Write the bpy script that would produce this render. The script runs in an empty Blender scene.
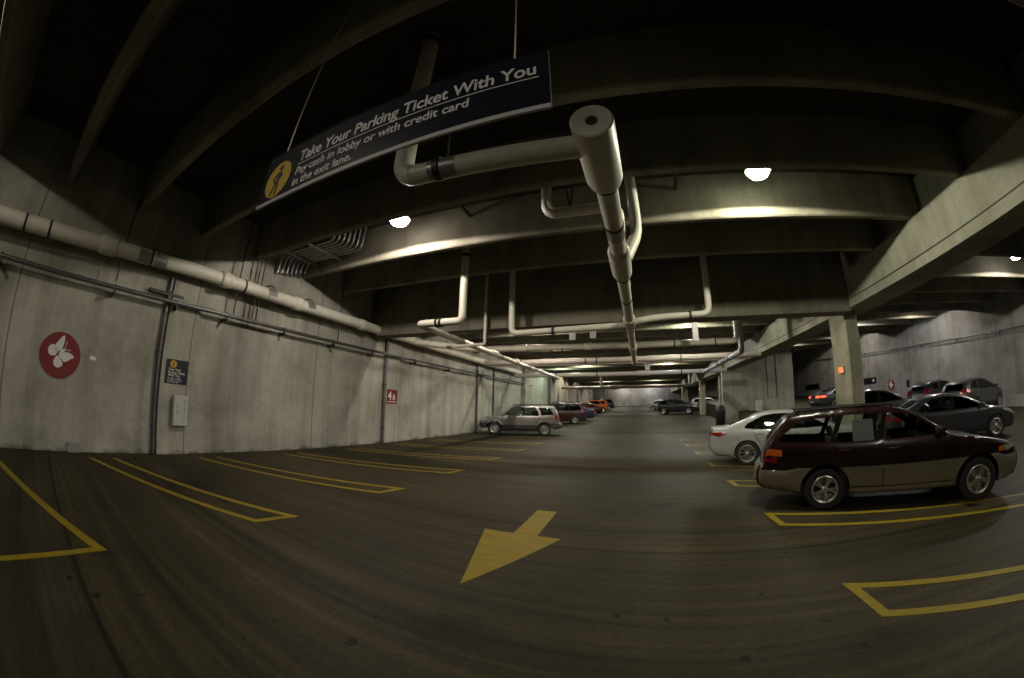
import bpy, bmesh, math, random
from mathutils import Vector, Matrix, geometry
random.seed(7)
SC = bpy.context.scene
COL = SC.collection
PI = math.pi
R = math.radians

# ------------------------------------------------------------------ materials
def mat(name, col, rough=.6, metal=0.0, spec=.5, noise=None, bump=0.0, coat=0.0):
    """plain principled material; noise=(scale, amount) mottles the base colour"""
    m = bpy.data.materials.new(name); m.use_nodes = True
    nt = m.node_tree; b = nt.nodes['Principled BSDF']
    b.inputs['Base Color'].default_value = (*col, 1)
    b.inputs['Roughness'].default_value = rough
    b.inputs['Metallic'].default_value = metal
    b.inputs['Specular IOR Level'].default_value = spec
    b.inputs['Coat Weight'].default_value = coat
    b.inputs['Coat Roughness'].default_value = .05
    if noise or bump:
        tc = nt.nodes.new('ShaderNodeTexCoord')
        n = nt.nodes.new('ShaderNodeTexNoise'); n.inputs['Scale'].default_value = noise[0] if noise else 30
        n.inputs['Detail'].default_value = 6
        nt.links.new(tc.outputs['Object'], n.inputs['Vector'])
        if noise:
            mx = nt.nodes.new('ShaderNodeMix'); mx.data_type = 'RGBA'
            a = noise[1]
            mx.inputs[6].default_value = (*[c*(1-a) for c in col], 1)
            mx.inputs[7].default_value = (*[min(1, c*(1+a)) for c in col], 1)
            nt.links.new(n.outputs['Fac'], mx.inputs[0]); nt.links.new(mx.outputs[2], b.inputs['Base Color'])
        if bump:
            bp = nt.nodes.new('ShaderNodeBump'); bp.inputs['Strength'].default_value = bump
            nt.links.new(n.outputs['Fac'], bp.inputs['Height']); nt.links.new(bp.outputs[0], b.inputs['Normal'])
    return m

def emit(name, col, s):
    m = bpy.data.materials.new(name); m.use_nodes = True
    nt = m.node_tree; nt.nodes.clear()
    e = nt.nodes.new('ShaderNodeEmission'); o = nt.nodes.new('ShaderNodeOutputMaterial')
    e.inputs[0].default_value = (*col, 1); e.inputs[1].default_value = s
    nt.links.new(e.outputs[0], o.inputs[0]); return m

def glass_mat(name, tint, mixf=.12):
    m = bpy.data.materials.new(name); m.use_nodes = True
    nt = m.node_tree; nt.nodes.clear()
    t = nt.nodes.new('ShaderNodeBsdfTransparent'); t.inputs[0].default_value = (*tint, 1)
    g = nt.nodes.new('ShaderNodeBsdfGlossy'); g.inputs['Roughness'].default_value = .03
    g.inputs['Color'].default_value = (.9, .95, 1, 1)
    fr = nt.nodes.new('ShaderNodeFresnel'); fr.inputs[0].default_value = 1.45
    mx = nt.nodes.new('ShaderNodeMixShader'); o = nt.nodes.new('ShaderNodeOutputMaterial')
    nt.links.new(fr.outputs[0], mx.inputs[0]); nt.links.new(t.outputs[0], mx.inputs[1]); nt.links.new(g.outputs[0], mx.inputs[2])
    nt.links.new(mx.outputs[0], o.inputs[0]); return m

def node(nt, kind, **kw):
    n = nt.nodes.new(kind)
    for k, v in kw.items(): setattr(n, k, v)
    return n

def ramp(nt, src, stops):
    r = nt.nodes.new('ShaderNodeValToRGB'); e = r.color_ramp.elements
    while len(e) < len(stops): e.new(.5)
    for x, (p, c) in zip(e, stops): x.position = p; x.color = (*c, 1) if len(c) == 3 else c
    nt.links.new(src, r.inputs[0]); return r.outputs[0]

def mulc(nt, a, b, f=1.0):
    m = node(nt, 'ShaderNodeMix', data_type='RGBA', blend_type='MULTIPLY')
    m.inputs[0].default_value = f; nt.links.new(a, m.inputs[6]); nt.links.new(b, m.inputs[7]); return m.outputs[2]

def tex(nt, vec, scale, sc=(1, 1, 1), detail=6, rough=.6, loc=(0, 0, 0)):
    mp = nt.nodes.new('ShaderNodeMapping'); mp.inputs['Scale'].default_value = sc; mp.inputs['Location'].default_value = loc
    n = nt.nodes.new('ShaderNodeTexNoise'); n.inputs['Scale'].default_value = scale
    n.inputs['Detail'].default_value = detail; n.inputs['Roughness'].default_value = rough
    nt.links.new(vec, mp.inputs[0]); nt.links.new(mp.outputs[0], n.inputs['Vector']); return n.outputs['Fac']

def seam(nt, coord, period, offset, w):
    """1 away from, 0 on thin lines across a coordinate"""
    a = node(nt, 'ShaderNodeMath', operation='ADD'); a.inputs[1].default_value = -offset + period/2 + 1000*period
    nt.links.new(coord, a.inputs[0])
    p = node(nt, 'ShaderNodeMath', operation='MODULO'); p.inputs[1].default_value = period; nt.links.new(a.outputs[0], p.inputs[0])
    s = node(nt, 'ShaderNodeMath', operation='SUBTRACT'); s.inputs[1].default_value = period/2; nt.links.new(p.outputs[0], s.inputs[0])
    b = node(nt, 'ShaderNodeMath', operation='ABSOLUTE'); nt.links.new(s.outputs[0], b.inputs[0])
    g = node(nt, 'ShaderNodeMath', operation='DIVIDE', use_clamp=True); g.inputs[1].default_value = w; nt.links.new(b.outputs[0], g.inputs[0])
    return g.outputs[0]

def floor_mat():
    m = bpy.data.materials.new('broomed concrete'); m.use_nodes = True
    nt = m.node_tree; b = nt.nodes['Principled BSDF']
    g = nt.nodes.new('ShaderNodeNewGeometry'); pos = g.outputs['Position']
    sx = nt.nodes.new('ShaderNodeSeparateXYZ'); nt.links.new(pos, sx.inputs[0])
    big = tex(nt, pos, .35, detail=8)
    c = ramp(nt, big, [(.3, (.027, .0215, .0100)), (.5, (.038, .031, .0155)), (.72, (.055, .045, .0245))])
    st = tex(nt, pos, 1.0, (.10, 9, 1), detail=8, rough=.75)
    c = mulc(nt, c, ramp(nt, st, [(.32, (.45, .45, .45)), (.5, (.95, .95, .95)), (.66, (1.35, 1.33, 1.3))]))
    st2 = tex(nt, pos, 1.0, (.05, 1.3, 1), detail=4, rough=.6, loc=(3, 7, 0))
    c = mulc(nt, c, ramp(nt, st2, [(.35, (.62, .62, .64)), (.62, (1.15, 1.13, 1.1))]))
    oil = tex(nt, pos, .55, (1, 1, 1), detail=5, rough=.55, loc=(11, 4, 0))
    c = mulc(nt, c, ramp(nt, oil, [(.28, (.45, .44, .43)), (.38, (1, 1, 1))]))
    grit = tex(nt, pos, 22, detail=4, rough=.7)
    c = mulc(nt, c, ramp(nt, grit, [(.35, (.75, .75, .75)), (.65, (1.2, 1.2, 1.2))]))
    spot = tex(nt, pos, 5.5, detail=2, rough=.4, loc=(2, 31, 0))
    c = mulc(nt, c, ramp(nt, spot, [(.24, (.3, .3, .3)), (.28, (1, 1, 1))]))
    bay = node(nt, 'ShaderNodeMath', operation='LESS_THAN'); bay.inputs[1].default_value = .29; nt.links.new(sx.outputs[1], bay.inputs[0])
    c = mulc(nt, c, ramp(nt, bay.outputs[0], [(0, (1, 1, 1)), (1, (.80, .86, 1.0))]))
    j = seam(nt, sx.outputs[1], 3.85, .29, .03)
    c = mulc(nt, c, ramp(nt, j, [(0, (.22, .22, .22)), (.7, (.5, .5, .5)), (1, (1, 1, 1))]))
    nt.links.new(c, b.inputs['Base Color'])
    b.inputs['Roughness'].default_value = .65; b.inputs['Specular IOR Level'].default_value = .16
    bp = nt.nodes.new('ShaderNodeBump'); bp.inputs['Strength'].default_value = .12; bp.inputs['Distance'].default_value = .02
    nt.links.new(st, bp.inputs['Height']); nt.links.new(bp.outputs[0], b.inputs['Normal'])
    return m

def wall_mat(name, base, axis=1, period=4.25, offset=7.75, stain=True):
    m = bpy.data.materials.new(name); m.use_nodes = True
    nt = m.node_tree; b = nt.nodes['Principled BSDF']
    g = nt.nodes.new('ShaderNodeNewGeometry'); pos = g.outputs['Position']
    sx = nt.nodes.new('ShaderNodeSeparateXYZ'); nt.links.new(pos, sx.inputs[0])
    n1 = tex(nt, pos, .55, detail=9, rough=.68)
    lo = [v*.60 for v in base]; hi = [min(1, v*1.28) for v in base]
    c = ramp(nt, n1, [(.3, lo), (.5, base), (.7, hi)])
    run = tex(nt, pos, 1.0, (2.2, 2.2, .12), detail=6, rough=.65)       # vertical runs of dirt
    c = mulc(nt, c, ramp(nt, run, [(.3, (.76, .74, .70)), (.55, (1.04, 1.04, 1.04))]))
    fine = tex(nt, pos, 14, detail=6)
    c = mulc(nt, c, ramp(nt, fine, [(.3, (.9, .9, .9)), (.7, (1.05, 1.05, 1.05))]))
    if period:
        s = seam(nt, sx.outputs[axis], period, offset, .025)
        c = mulc(nt, c, ramp(nt, s, [(0, (.3, .3, .3)), (1, (1, 1, 1))]))
    if stain:                                                            # black scuffs low on the wall
        low = node(nt, 'ShaderNodeMapRange'); low.inputs[1].default_value = .0; low.inputs[2].default_value = .7
        nt.links.new(sx.outputs[2], low.inputs[0])
        sc = tex(nt, pos, 1.4, detail=7, rough=.7, loc=(0, 3.4, 0))
        ad = node(nt, 'ShaderNodeMath', operation='ADD'); nt.links.new(low.outputs[0], ad.inputs[0]); nt.links.new(sc, ad.inputs[1])
        c = mulc(nt, c, ramp(nt, ad.outputs[0], [(.42, (.3, .29, .27)), (.62, (1, 1, 1))]))
    nt.links.new(c, b.inputs['Base Color'])
    b.inputs['Roughness'].default_value = .85; b.inputs['Specular IOR Level'].default_value = .2
    bp = nt.nodes.new('ShaderNodeBump'); bp.inputs['Strength'].default_value = .15; bp.inputs['Distance'].default_value = .02
    nt.links.new(fine, bp.inputs['Height']); nt.links.new(bp.outputs[0], b.inputs['Normal'])
    return m

def paint_mat():
    m = bpy.data.materials.new('worn yellow floor paint'); m.use_nodes = True
    nt = m.node_tree; b = nt.nodes['Principled BSDF']
    g = nt.nodes.new('ShaderNodeNewGeometry'); pos = g.outputs['Position']
    n = tex(nt, pos, 3.0, (.5, 4, 1), detail=10, rough=.75)
    c = ramp(nt, n, [(.25, (.07, .055, .016)), (.40, (.18, .132, .003)), (.7, (.255, .19, .003))])
    nt.links.new(c, b.inputs['Base Color']); b.inputs['Roughness'].default_value = .6
    b.inputs['Specular IOR Level'].default_value = .3
    return m

M = {}
M['floor'] = floor_mat()
M['wall'] = wall_mat('stained wall concrete', (.335, .325, .28))
M['wall_right'] = wall_mat('pale wall concrete', (.25, .24, .228), 1, 3.05, 1.0, False)
M['shear'] = wall_mat('board marked concrete', (.31, .295, .225), 0, 2.4, 1.2, False)
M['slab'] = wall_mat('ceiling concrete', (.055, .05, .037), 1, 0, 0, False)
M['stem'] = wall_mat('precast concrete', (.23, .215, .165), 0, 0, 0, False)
M['beam'] = wall_mat('dark beam concrete', (.17, .158, .12), 0, 0, 0, False)
M['girder'] = wall_mat('girder concrete', (.32, .31, .25), 1, 0, 0, False)
M['paint'] = paint_mat()
M['pipe'] = mat('insulated pipe jacket', (.60, .57, .48), .45, noise=(5, .14))
M['pipe_pink'] = mat('pinkish pipe jacket', (.50, .44, .39), .5, noise=(5, .14))
M['pipe_grey'] = mat('grey pipe', (.27, .275, .295), .45, noise=(5, .14))
M['band'] = mat('black pipe band', (.015, .015, .016), .5)
M['foil'] = mat('grey foil tape', (.28, .27, .26), .35, .5)
M['galv'] = mat('galvanised steel', (.38, .38, .38), .4, .8, noise=(9, .2))
M['conduit'] = mat('dull steel conduit', (.13, .13, .135), .4, .6)
M['dark'] = mat('dark steel', (.03, .03, .03), .55, .2)
M['sign_blue'] = mat('dark blue sign panel', (.008, .009, .018), .3)
M['sign_edge'] = mat('pale sign edge', (.45, .46, .48), .4)
M['white_vinyl'] = mat('white vinyl', (.66, .66, .66), .5)
M['yellow_vinyl'] = mat('yellow vinyl', (.48, .31, .006), .5)
M['black_vinyl'] = mat('black vinyl', (.01, .01, .012), .5)
M['red_vinyl'] = mat('dark red sign face', (.17, .013, .014), .5)
M['box_white'] = mat('off white painted metal', (.42, .42, .41), .5)
M['grey_mark'] = mat('grey print', (.22, .22, .22), .6)
M['housing'] = mat('lamp housing', (.20, .20, .20), .5, .4)
M['bin'] = mat('black plastic', (.012, .012, .013), .45)
M['sash'] = mat('wire', (.6, .58, .5), .5)

# ------------------------------------------------------------------ mesh helpers
def link(o, parent=None):
    COL.objects.link(o)
    if parent: o.parent = parent
    return o

def obj(name, bm, m, parent=None, smooth=None):
    me = bpy.data.meshes.new(name); bm.to_mesh(me); bm.free()
    for x in (m if isinstance(m, (list, tuple)) else [m]): me.materials.append(x)
    if smooth:
        for p in me.polygons: p.use_smooth = True
        me.set_sharp_from_angle(angle=R(smooth))
    return link(bpy.data.objects.new(name, me), parent)

def tag(o, label, cat, group=None):
    o['label'] = label; o['category'] = cat
    if group: o['group'] = group
    return o

def thing(name, label, cat, loc=(0, 0, 0), rz=0, group=None):
    o = bpy.data.objects.new(name, None); COL.objects.link(o); o.empty_display_size = .2
    o.location = loc; o.rotation_euler = (0, 0, rz)
    return tag(o, label, cat, group)

def struct(name, bm, m, label=None, cat=None, smooth=None, parent=None):
    o = obj(name, bm, m, parent, smooth)
    if parent is None: o['kind'] = 'structure'
    if label: tag(o, label, cat)
    return o

def copy_tree(o, parent=None):
    c = o.copy(); COL.objects.link(c)
    if parent: c.parent = parent
    for ch in list(o.children): copy_tree(ch, c)
    return c

def box(bm, x0, x1, y0, y1, z0, z1, bev=0):
    r = bmesh.ops.create_cube(bm, size=1)
    v = r['verts']
    bmesh.ops.scale(bm, verts=v, vec=(x1-x0, y1-y0, z1-z0))
    bmesh.ops.translate(bm, verts=v, vec=((x0+x1)/2, (y0+y1)/2, (z0+z1)/2))
    if bev:
        ed = {e for q in v for e in q.link_edges}
        bmesh.ops.bevel(bm, geom=list(ed), offset=bev, segments=2, affect='EDGES', profile=.6)
    return bm

def B(*a, **k): return box(bmesh.new(), *a, **k)

def prism(bm, pts, axis, a, b):
    """extrude a closed 2-D outline along an axis from a to b (pts in the two other axes, in order)"""
    def v3(p, t):
        return {'x': (t, p[0], p[1]), 'y': (p[0], t, p[1]), 'z': (p[0], p[1], t)}[axis]
    va = [bm.verts.new(v3(p, a)) for p in pts]; vb = [bm.verts.new(v3(p, b)) for p in pts]
    n = len(pts)
    bm.faces.new(va); bm.faces.new(vb[::-1])
    for i in range(n): bm.faces.new([va[i], vb[i], vb[(i+1) % n], va[(i+1) % n]])
    bmesh.ops.recalc_face_normals(bm, faces=bm.faces[:])
    return bm

def fillet(pts, f):
    pts = [Vector(p) for p in pts]; out = [pts[0]]
    for i in range(1, len(pts)-1):
        p, a, b = pts[i], pts[i-1], pts[i+1]
        da = (a-p); db = (b-p)
        d = min(f, da.length*.49, db.length*.49)
        da.normalize(); db.normalize()
        s, e = p+da*d, p+db*d
        for k in range(9):
            t = k/8; out.append(s*(1-t)**2 + p*2*t*(1-t) + e*t*t)
    out.append(pts[-1]); return out

def tube(bm, pts, r, f=0, seg=14, caps=True):
    if f: pts = fillet(pts, f)
    pts = [Vector(p) for p in pts]
    t0 = (pts[1]-pts[0]).normalized()
    up = Vector((0, 0, 1)) if abs(t0.z) < .9 else Vector((1, 0, 0))
    u = t0.cross(up).normalized(); prev = None; rings = []
    for i, p in enumerate(pts):
        if i == 0: t = t0
        elif i == len(pts)-1: t = (pts[i]-pts[i-1]).normalized()
        else: t = ((pts[i]-pts[i-1]).normalized() + (pts[i+1]-pts[i]).normalized()).normalized()
        u = (u - t*u.dot(t)).normalized(); w = t.cross(u)
        rr = r[i] if isinstance(r, (list, tuple)) else r
        rings.append([bm.verts.new(p + (u*math.cos(2*PI*k/seg) + w*math.sin(2*PI*k/seg))*rr) for k in range(seg)])
    for a, b in zip(rings, rings[1:]):
        for k in range(seg): bm.faces.new([a[k], a[(k+1) % seg], b[(k+1) % seg], b[k]])
    if caps:
        bm.faces.new(rings[0][::-1]); bm.faces.new(rings[-1])
    return bm

def T(pts, r, f=0, seg=14): return tube(bmesh.new(), pts, r, f, seg)

def lathe(bm, prof, M4=None, seg=32, closed=False):
    """prof: (radius, height) round local z"""
    rings = []
    for r_, z in prof:
        rings.append([bm.verts.new((r_*math.cos(2*PI*k/seg), r_*math.sin(2*PI*k/seg), z)) for k in range(seg)] if r_ > 1e-5
                     else [bm.verts.new((0, 0, z))])
    prs = list(zip(rings, rings[1:]))
    if closed: prs.append((rings[-1], rings[0]))
    for a, b in prs:
        for k in range(seg):
            q = [a[k % len(a)], a[(k+1) % len(a)], b[(k+1) % len(b)], b[k % len(b)]]
            q = list(dict.fromkeys(q))
            if len(q) > 2: bm.faces.new(q)
    if M4: bmesh.ops.transform(bm, matrix=M4, verts=[v for g_ in rings for v in g_])
    bmesh.ops.recalc_face_normals(bm, faces=bm.faces[:])
    return bm

def text_bm(s, size, bold=0.0, sx=1.0, align='LEFT', depth=.002, shear=0):
    cu = bpy.data.curves.new('t', 'FONT'); cu.body = s; cu.size = size; cu.offset = bold; cu.align_x = align
    cu.extrude = depth; cu.shear = shear
    o = bpy.data.objects.new('t', cu); COL.objects.link(o)
    dg = bpy.context.evaluated_depsgraph_get(); dg.update()
    me = bpy.data.meshes.new_from_object(o.evaluated_get(dg))
    bpy.data.objects.remove(o); bpy.data.curves.remove(cu)
    bm = bmesh.new(); bm.from_mesh(me); bpy.data.meshes.remove(me)
    bmesh.ops.scale(bm, vec=(sx, 1, 1), verts=bm.verts[:])
    return bm

def put(bm, origin, xdir, ydir):
    """move a mesh drawn in local x/y onto a plane"""
    x = Vector(xdir).normalized(); y = Vector(ydir).normalized(); z = x.cross(y)
    m4 = Matrix((x, y, z)).transposed().to_4x4(); m4.translation = Vector(origin)
    bmesh.ops.transform(bm, matrix=m4, verts=bm.verts[:]); return bm

def disc(bm, r, th=.004, seg=40):
    r_ = bmesh.ops.create_cone(bm, cap_ends=True, segments=seg, radius1=r, radius2=r, depth=th); return bm

def flat(bm, pts, th):
    """thin solid from a closed outline in x/y"""
    return prism(bm, pts, 'z', 0, th)

def bez(pts, n=10):
    """closed Catmull-Rom outline"""
    out = []; N = len(pts)
    for i in range(N):
        p0, p1, p2, p3 = (Vector((*pts[(i+k) % N], 0)) for k in (-1, 0, 1, 2))
        for k in range(n):
            t = k/n
            q = .5*((2*p1)+(-p0+p2)*t+(2*p0-5*p1+4*p2-p3)*t*t+(-p0+3*p1-3*p2+p3)*t**3)
            out.append((q.x, q.y))
    return out

# ------------------------------------------------------------------ the building
XW = -9.55            # left wall face
GX0, GX1 = 6.65, 7.75  # longitudinal girder
XR = 20.5             # right wall face
ZS, ZT = 5.3, 6.3     # stem soffit, slab soffit
Y0, Y1 = -11.0, 76.0
def fz(y): return .03*max(0, y-22)
def rz(y): return .055*max(0, y-9)

def strip_floor(x0, x1, ys, zf, bottom=-.3):
    bm = bmesh.new(); rows = [[bm.verts.new((x, y, zf(y))) for x in (x0, x1)] for y in ys]
    for a, b in zip(rows, rows[1:]): bm.faces.new([a[0], a[1], b[1], b[0]])
    r_ = bmesh.ops.extrude_face_region(bm, geom=bm.faces[:])
    for v in [g_ for g_ in r_['geom'] if isinstance(g_, bmesh.types.BMVert)]: v.co.z = bottom
    bmesh.ops.recalc_face_normals(bm, faces=bm.faces[:]); return bm

bm = strip_floor(XW-.3, 7.6, [Y0, 22, 28.4, Y1], fz)
fl = struct('floor', bm, M['floor'])
struct('floor_ramp', strip_floor(7.6, XR+.3, [Y0, 9, 28.4, 60], rz), M['floor'])
struct('floor_far', strip_floor(7.6, 12.0, [28.4, Y1], lambda y: fz(y)+.002, -.2), M['floor'])

# left wall: panels with pilasters
bm = B(XW-.3, XW, Y0, Y1, -.2, ZT)
struct('wall_left', bm, M['wall'])
for i, (a, b) in enumerate([(2.80, 3.62), (11.35, 12.2), (20.0, 20.9), (28.6, 29.6), (-6.0, -5.1), (37.5, 38.5), (46.5, 47.5), (55.5, 56.5)]):
    struct('trim_%d' % (i+1), box(bmesh.new(), XW, XW+(.10 if i < 3 else .35), a, b, fz(b)-.05, 4.05 if i < 3 else ZS, .012), M['wall'])
struct('wall_right', B(XR, XR+.3, Y0, 60, -.2, 9.5), M['wall_right'])
struct('wall_far', B(XW-.3, 12.3, Y1, Y1+.3, 0, ZT+.3), M['wall_right'])
struct('wall_far_right', B(12.0, XR+.3, 60, 60.3, 0, 10), M['wall_right'])
struct('wall_shear', B(6.42, 12.2, 28.0, 28.4, 0, ZT), M['shear'])
struct('wall_divider', B(12.0, 12.2, 28.4, Y1, 0, ZT+.5), M['shear'])
struct('wall_back', B(XW-.3, XR+.3, Y0-.3, Y0, -.2, ZT+.2), M['wall'])

# ceiling: slabs with tee stems
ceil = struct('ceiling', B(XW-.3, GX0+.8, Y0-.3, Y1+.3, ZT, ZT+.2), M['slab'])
def stem(x0, x1, y, zs, zt, parent):
    bm = bmesh.new()
    prism(bm, [(y-.09, zt), (y, zs+.03), (y+.03, zs), (y+.16, zs), (y+.19, zs+.03), (y+.28, zt)], 'x', x0, x1)
    return obj('tee_stem', bm, M['stem'], parent)
DEEP = (10.25,)
k = -9
while 6.75+1.8*k < Y1-3:
    y = 6.75+1.8*k; k += 1
    if any(d-.35 < y < d+.75 for d in DEEP): continue
    stem(XW, GX0+.3, y, ZS, ZT+.02, ceil)
for i, d in enumerate(DEEP):
    bm = bmesh.new(); box(bm, XW, GX0+.02, d, d+.6, 4.08, ZT+.01, .02)
    struct('trim_%d' % (20+i), bm, M['beam'])
# sloping ceiling over the ramp
def rcz(y): return ZT + rz(y)
bm = bmesh.new()
rows = [[bm.verts.new((x, y, rcz(y))) for x in (GX1-.6, XR+.3)] for y in (Y0, 9, 60.3)]
for a, b in zip(rows, rows[1:]): bm.faces.new([a[0], a[1], b[1], b[0]])
r_ = bmesh.ops.extrude_face_region(bm, geom=bm.faces[:])
bmesh.ops.translate(bm, vec=(0, 0, .2), verts=[g_ for g_ in r_['geom'] if isinstance(g_, bmesh.types.BMVert)])
bmesh.ops.recalc_face_normals(bm, faces=bm.faces[:])
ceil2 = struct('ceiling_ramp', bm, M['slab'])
k = -7
while 11.05+2.4*k < 60:
    y = 11.05+2.4*k; k += 1
    stem(GX1-.3, XR, y, ZS-.02+rz(y), rcz(y)+.06, ceil2)
# girder: ledge + web
bm = bmesh.new()
prism(bm, [(GX0, 4.2), (GX1, 4.2), (GX1, 5.28), (GX1-.5, 5.28), (GX1-.5, ZT+.1), (GX0+.5, ZT+.1), (GX0+.5, 5.28), (GX0, 5.28)], 'y', Y0, Y1)
gird = struct('trim_30', bm, M['girder'])
bm = bmesh.new()
obj('bottom_groove', box(bm, GX0-.014, GX0+.01, Y0+.1, 27.9, 4.43, 4.455), M['dark'], gird)
def column(i, x0, x1, y0, y1, zb):
    bm = box(bmesh.new(), x0, x1, y0, y1, zb-.1, 4.205, .03)
    return struct('trim_%d' % (40+i), bm, M['shear'])
column(0, 6.68, 7.14, 10.72, 11.8, 0)
column(1, 6.7, 7.2, 39.7, 40.8, fz(40))
column(2, 6.4, 7.2, 54.0, 55.1, fz(54))
column(3, 6.68, 7.14, -7.6, -6.6, 0)
column(4, 7.3, 7.7, 33.0, 33.6, fz(33))
column(5, -5.2, -4.95, 52.0, 52.3, fz(52))

# ------------------------------------------------------------------ floor markings
SL = math.tan(R(17.2)); LW = .10
def quad(bm, pts, z=.004, th=.004):
    return prism(bm, pts, 'z', z-th, z)
def u_mark(name, tip, near, xe, label, cx):
    """U-shaped stall divider: far corner tip, near corner, legs run to x = xe with the stall slant"""
    bm = bmesh.new(); s = 1 if xe > tip[0] else -1
    n = 8
    def leg(c, inward):
        for q in range(n):
            xa = c[0]+(xe-c[0])*q/n; xb = c[0]+(xe-c[0])*(q+1)/n
            ya = c[1]-SL*s*(xa-c[0]); yb = c[1]-SL*s*(xb-c[0])
            w = LW*1.05*inward
            z = .004+max(fz(ya), fz(yb))
            vs = [(xa, ya), (xb, yb), (xb, yb+w), (xa, ya+w)]
            quad(bm, vs, z)
    leg(tip, -1); leg(near, 1)
    a, b = Vector(tip), Vector(near)
    z = .004+fz(tip[1])
    quad(bm, [(a.x, a.y), (a.x+s*LW*1.1, a.y-SL*LW), (b.x+s*LW*1.1, b.y-SL*LW+.02), (b.x, b.y)], z+.0005)
    o = obj(name, bm, M['paint'])
    tag(o, label, 'floor marking', 'yellow stall dividers'); return o
nth = ['nearest', 'second nearest', 'third nearest', 'fourth nearest', 'fifth nearest', 'sixth nearest', 'seventh nearest']
xl = -4.215
for i in range(7):
    y = .649+2.547*i
    u_mark('stall_divider', (xl, y), (xl-.12, y-.64) if i else (xl+.06, y-1.55), -8.95,
           'yellow U-shaped stall line on the left of the aisle, %s the camera' % nth[i], xl)
Rtip = [(1.976, 3.14), (1.976, 5.63), (1.98, 8.25), (2.0, 10.85), (2.0, 13.35), (1.97, 15.85), (1.97, 18.2)]
for i, t in enumerate(Rtip):
    u_mark('stall_divider', t, (t[0]+.03, t[1]-.66), 6.35,
           'yellow U-shaped stall line on the right of the aisle, %s the camera' % nth[i], 0)
k_ = 1.083
bm = bmesh.new()
quad(bm, [(-1.43*k_, 5.155*k_), (-1.425*k_, 4.08*k_), (-1.80*k_, 4.08*k_), (-1.39*k_, 2.64*k_), (-.84*k_, 4.06*k_), (-1.13*k_, 4.08*k_), (-1.14*k_, 5.155*k_)], .0045)
tag(obj('floor_arrow', bm, M['paint']), 'solid yellow arrow painted on the floor, pointing towards the camera', 'floor arrow')

# ------------------------------------------------------------------ lamps
def lamp_proto():
    root = thing('ceiling_lamp', '', 'lamp')
    obj('housing', lathe(bmesh.new(), [(0, .26), (.09, .26), (.11, .22), (.13, .10), (.25, .06), (.265, .005), (.255, .005), (.22, .03), (0, .03)], seg=28), M['housing'], root, 40)
    obj('lens', lathe(bmesh.new(), [(.215, .02), (.21, -.04), (.175, -.10), (.095, -.14), (0, -.15)], seg=28), M['white_vinyl'], root, 60)
    obj('hanger', T([(0, 0, .26), (0, 0, .95)], .018), M['galv'], root)
    obj('mounting_plate', B(-.08, .08, -.08, .08, .9, .95), M['galv'], root)
    return root
LENSES = {}
def lens_mat(col, p):
    k = (tuple(col), p)
    if k not in LENSES: LENSES[k] = emit('lamp lens', col, LPOW*p)
    return LENSES[k]
LPOW = 195
lproto = None; lamp_n = 0
def lamp(x, y, z, label, col=(1, .93, .80), p=1.0, cool=False, group='ceiling lamps', zt=ZT):
    global lproto
    if lproto is None: lproto = lamp_proto(); root = lproto
    else: root = copy_tree(lproto)
    root.location = (x, y, z); root['label'] = label; root['group'] = group
    for c in root.children:
        if c.name.startswith('lens'):
            c.data = c.data.copy(); c.data.materials[0] = lens_mat(col, p)
    L = bpy.data.lights.new('lamp_beam', 'SPOT'); L.energy = 1650*p; L.color = col
    L.spot_size = R(175); L.spot_blend = .06; L.shadow_soft_size = .06
    lo = bpy.data.objects.new('lamp_beam', L); COL.objects.link(lo); lo.parent = root; lo.location = (0, 0, -.165)
    return root
row = ['behind the camera', '', 'beyond the deep cross beam', 'in the third row', 'in the fourth row', 'in the fifth row', 'in the sixth row', 'in the seventh row']
LX0, LX1, LZ = -4.93, 2.57, 5.745
def rowname(k): return ['first', 'second', 'third', 'fourth', 'fifth', 'sixth', 'seventh', 'eighth', 'ninth', 'tenth', 'eleventh', 'twelfth'][k]
CL = [(1, .86, .74), (1, .96, .80), (.92, 1, .80), (.95, 1, .8), (.8, 1, .9), (1, .95, .8)]
lamp(LX0, -3.5, LZ, 'round ceiling lamp over the aisle behind the camera, left one', (1, .90, .74), .6)
lamp(LX1, -5.0, LZ, 'round ceiling lamp over the aisle behind the camera, right one', (1, .94, .74), .35)
lamp(LX0, 5.8, LZ, 'lit round ceiling lamp just below the hanging sign', (1, .89, .80), 1.0)
lamp(LX1, 5.8, LZ, 'lit round ceiling lamp at upper right above the bright beam face', (.97, 1, .74), 1.0)
for k, y in enumerate([11.55, 16.65, 22.05, 27.45, 32.85, 43.6, 54.4, 65.2]):
    p = .75 if k else .5
    lamp(LX0, y, LZ, 'far ceiling lamp left of the aisle pipe, %s one past the deep cross beam' % rowname(k), CL[(k+5) % 6] if k else (1, .86, .74), p)
    lamp(LX1, y, LZ, 'far ceiling lamp right of the aisle pipe, %s one past the deep cross beam' % rowname(k), (.80, .90, 1) if k == 2 else CL[(k+1) % 6], p)
for k in range(-1, 3):
    y = 9.9+12*k
    lamp(15.1, y, 5.75+rz(y), 'ceiling lamp mid-way over the right-hand ramp %s' % ['behind the camera', 'at the right edge of the picture', 'in the second row', 'in the third row'][k+1],
         (.85, .92, 1) if k == 1 else (1, .96, .88), 1.0)
for k in range(-1, 3):
    y = 9.9+9.6*k
    lamp(18.2, y, 5.75+rz(y), 'ceiling lamp close to the right-hand wall, %s along it' % rowname(k+1), (1, .95, .91), .3)
lamp(LX1, 73.9, LZ, 'added distant lamp brightening the far end wall, right', (.9, .95, 1), .9)  # added pair, out of sight behind the stems, to brighten the end wall
lamp(-3.0, 73.9, LZ, 'added distant lamp brightening the far end wall, left', (1, .95, .85), .9)  # second of the added pair for the end wall
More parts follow.
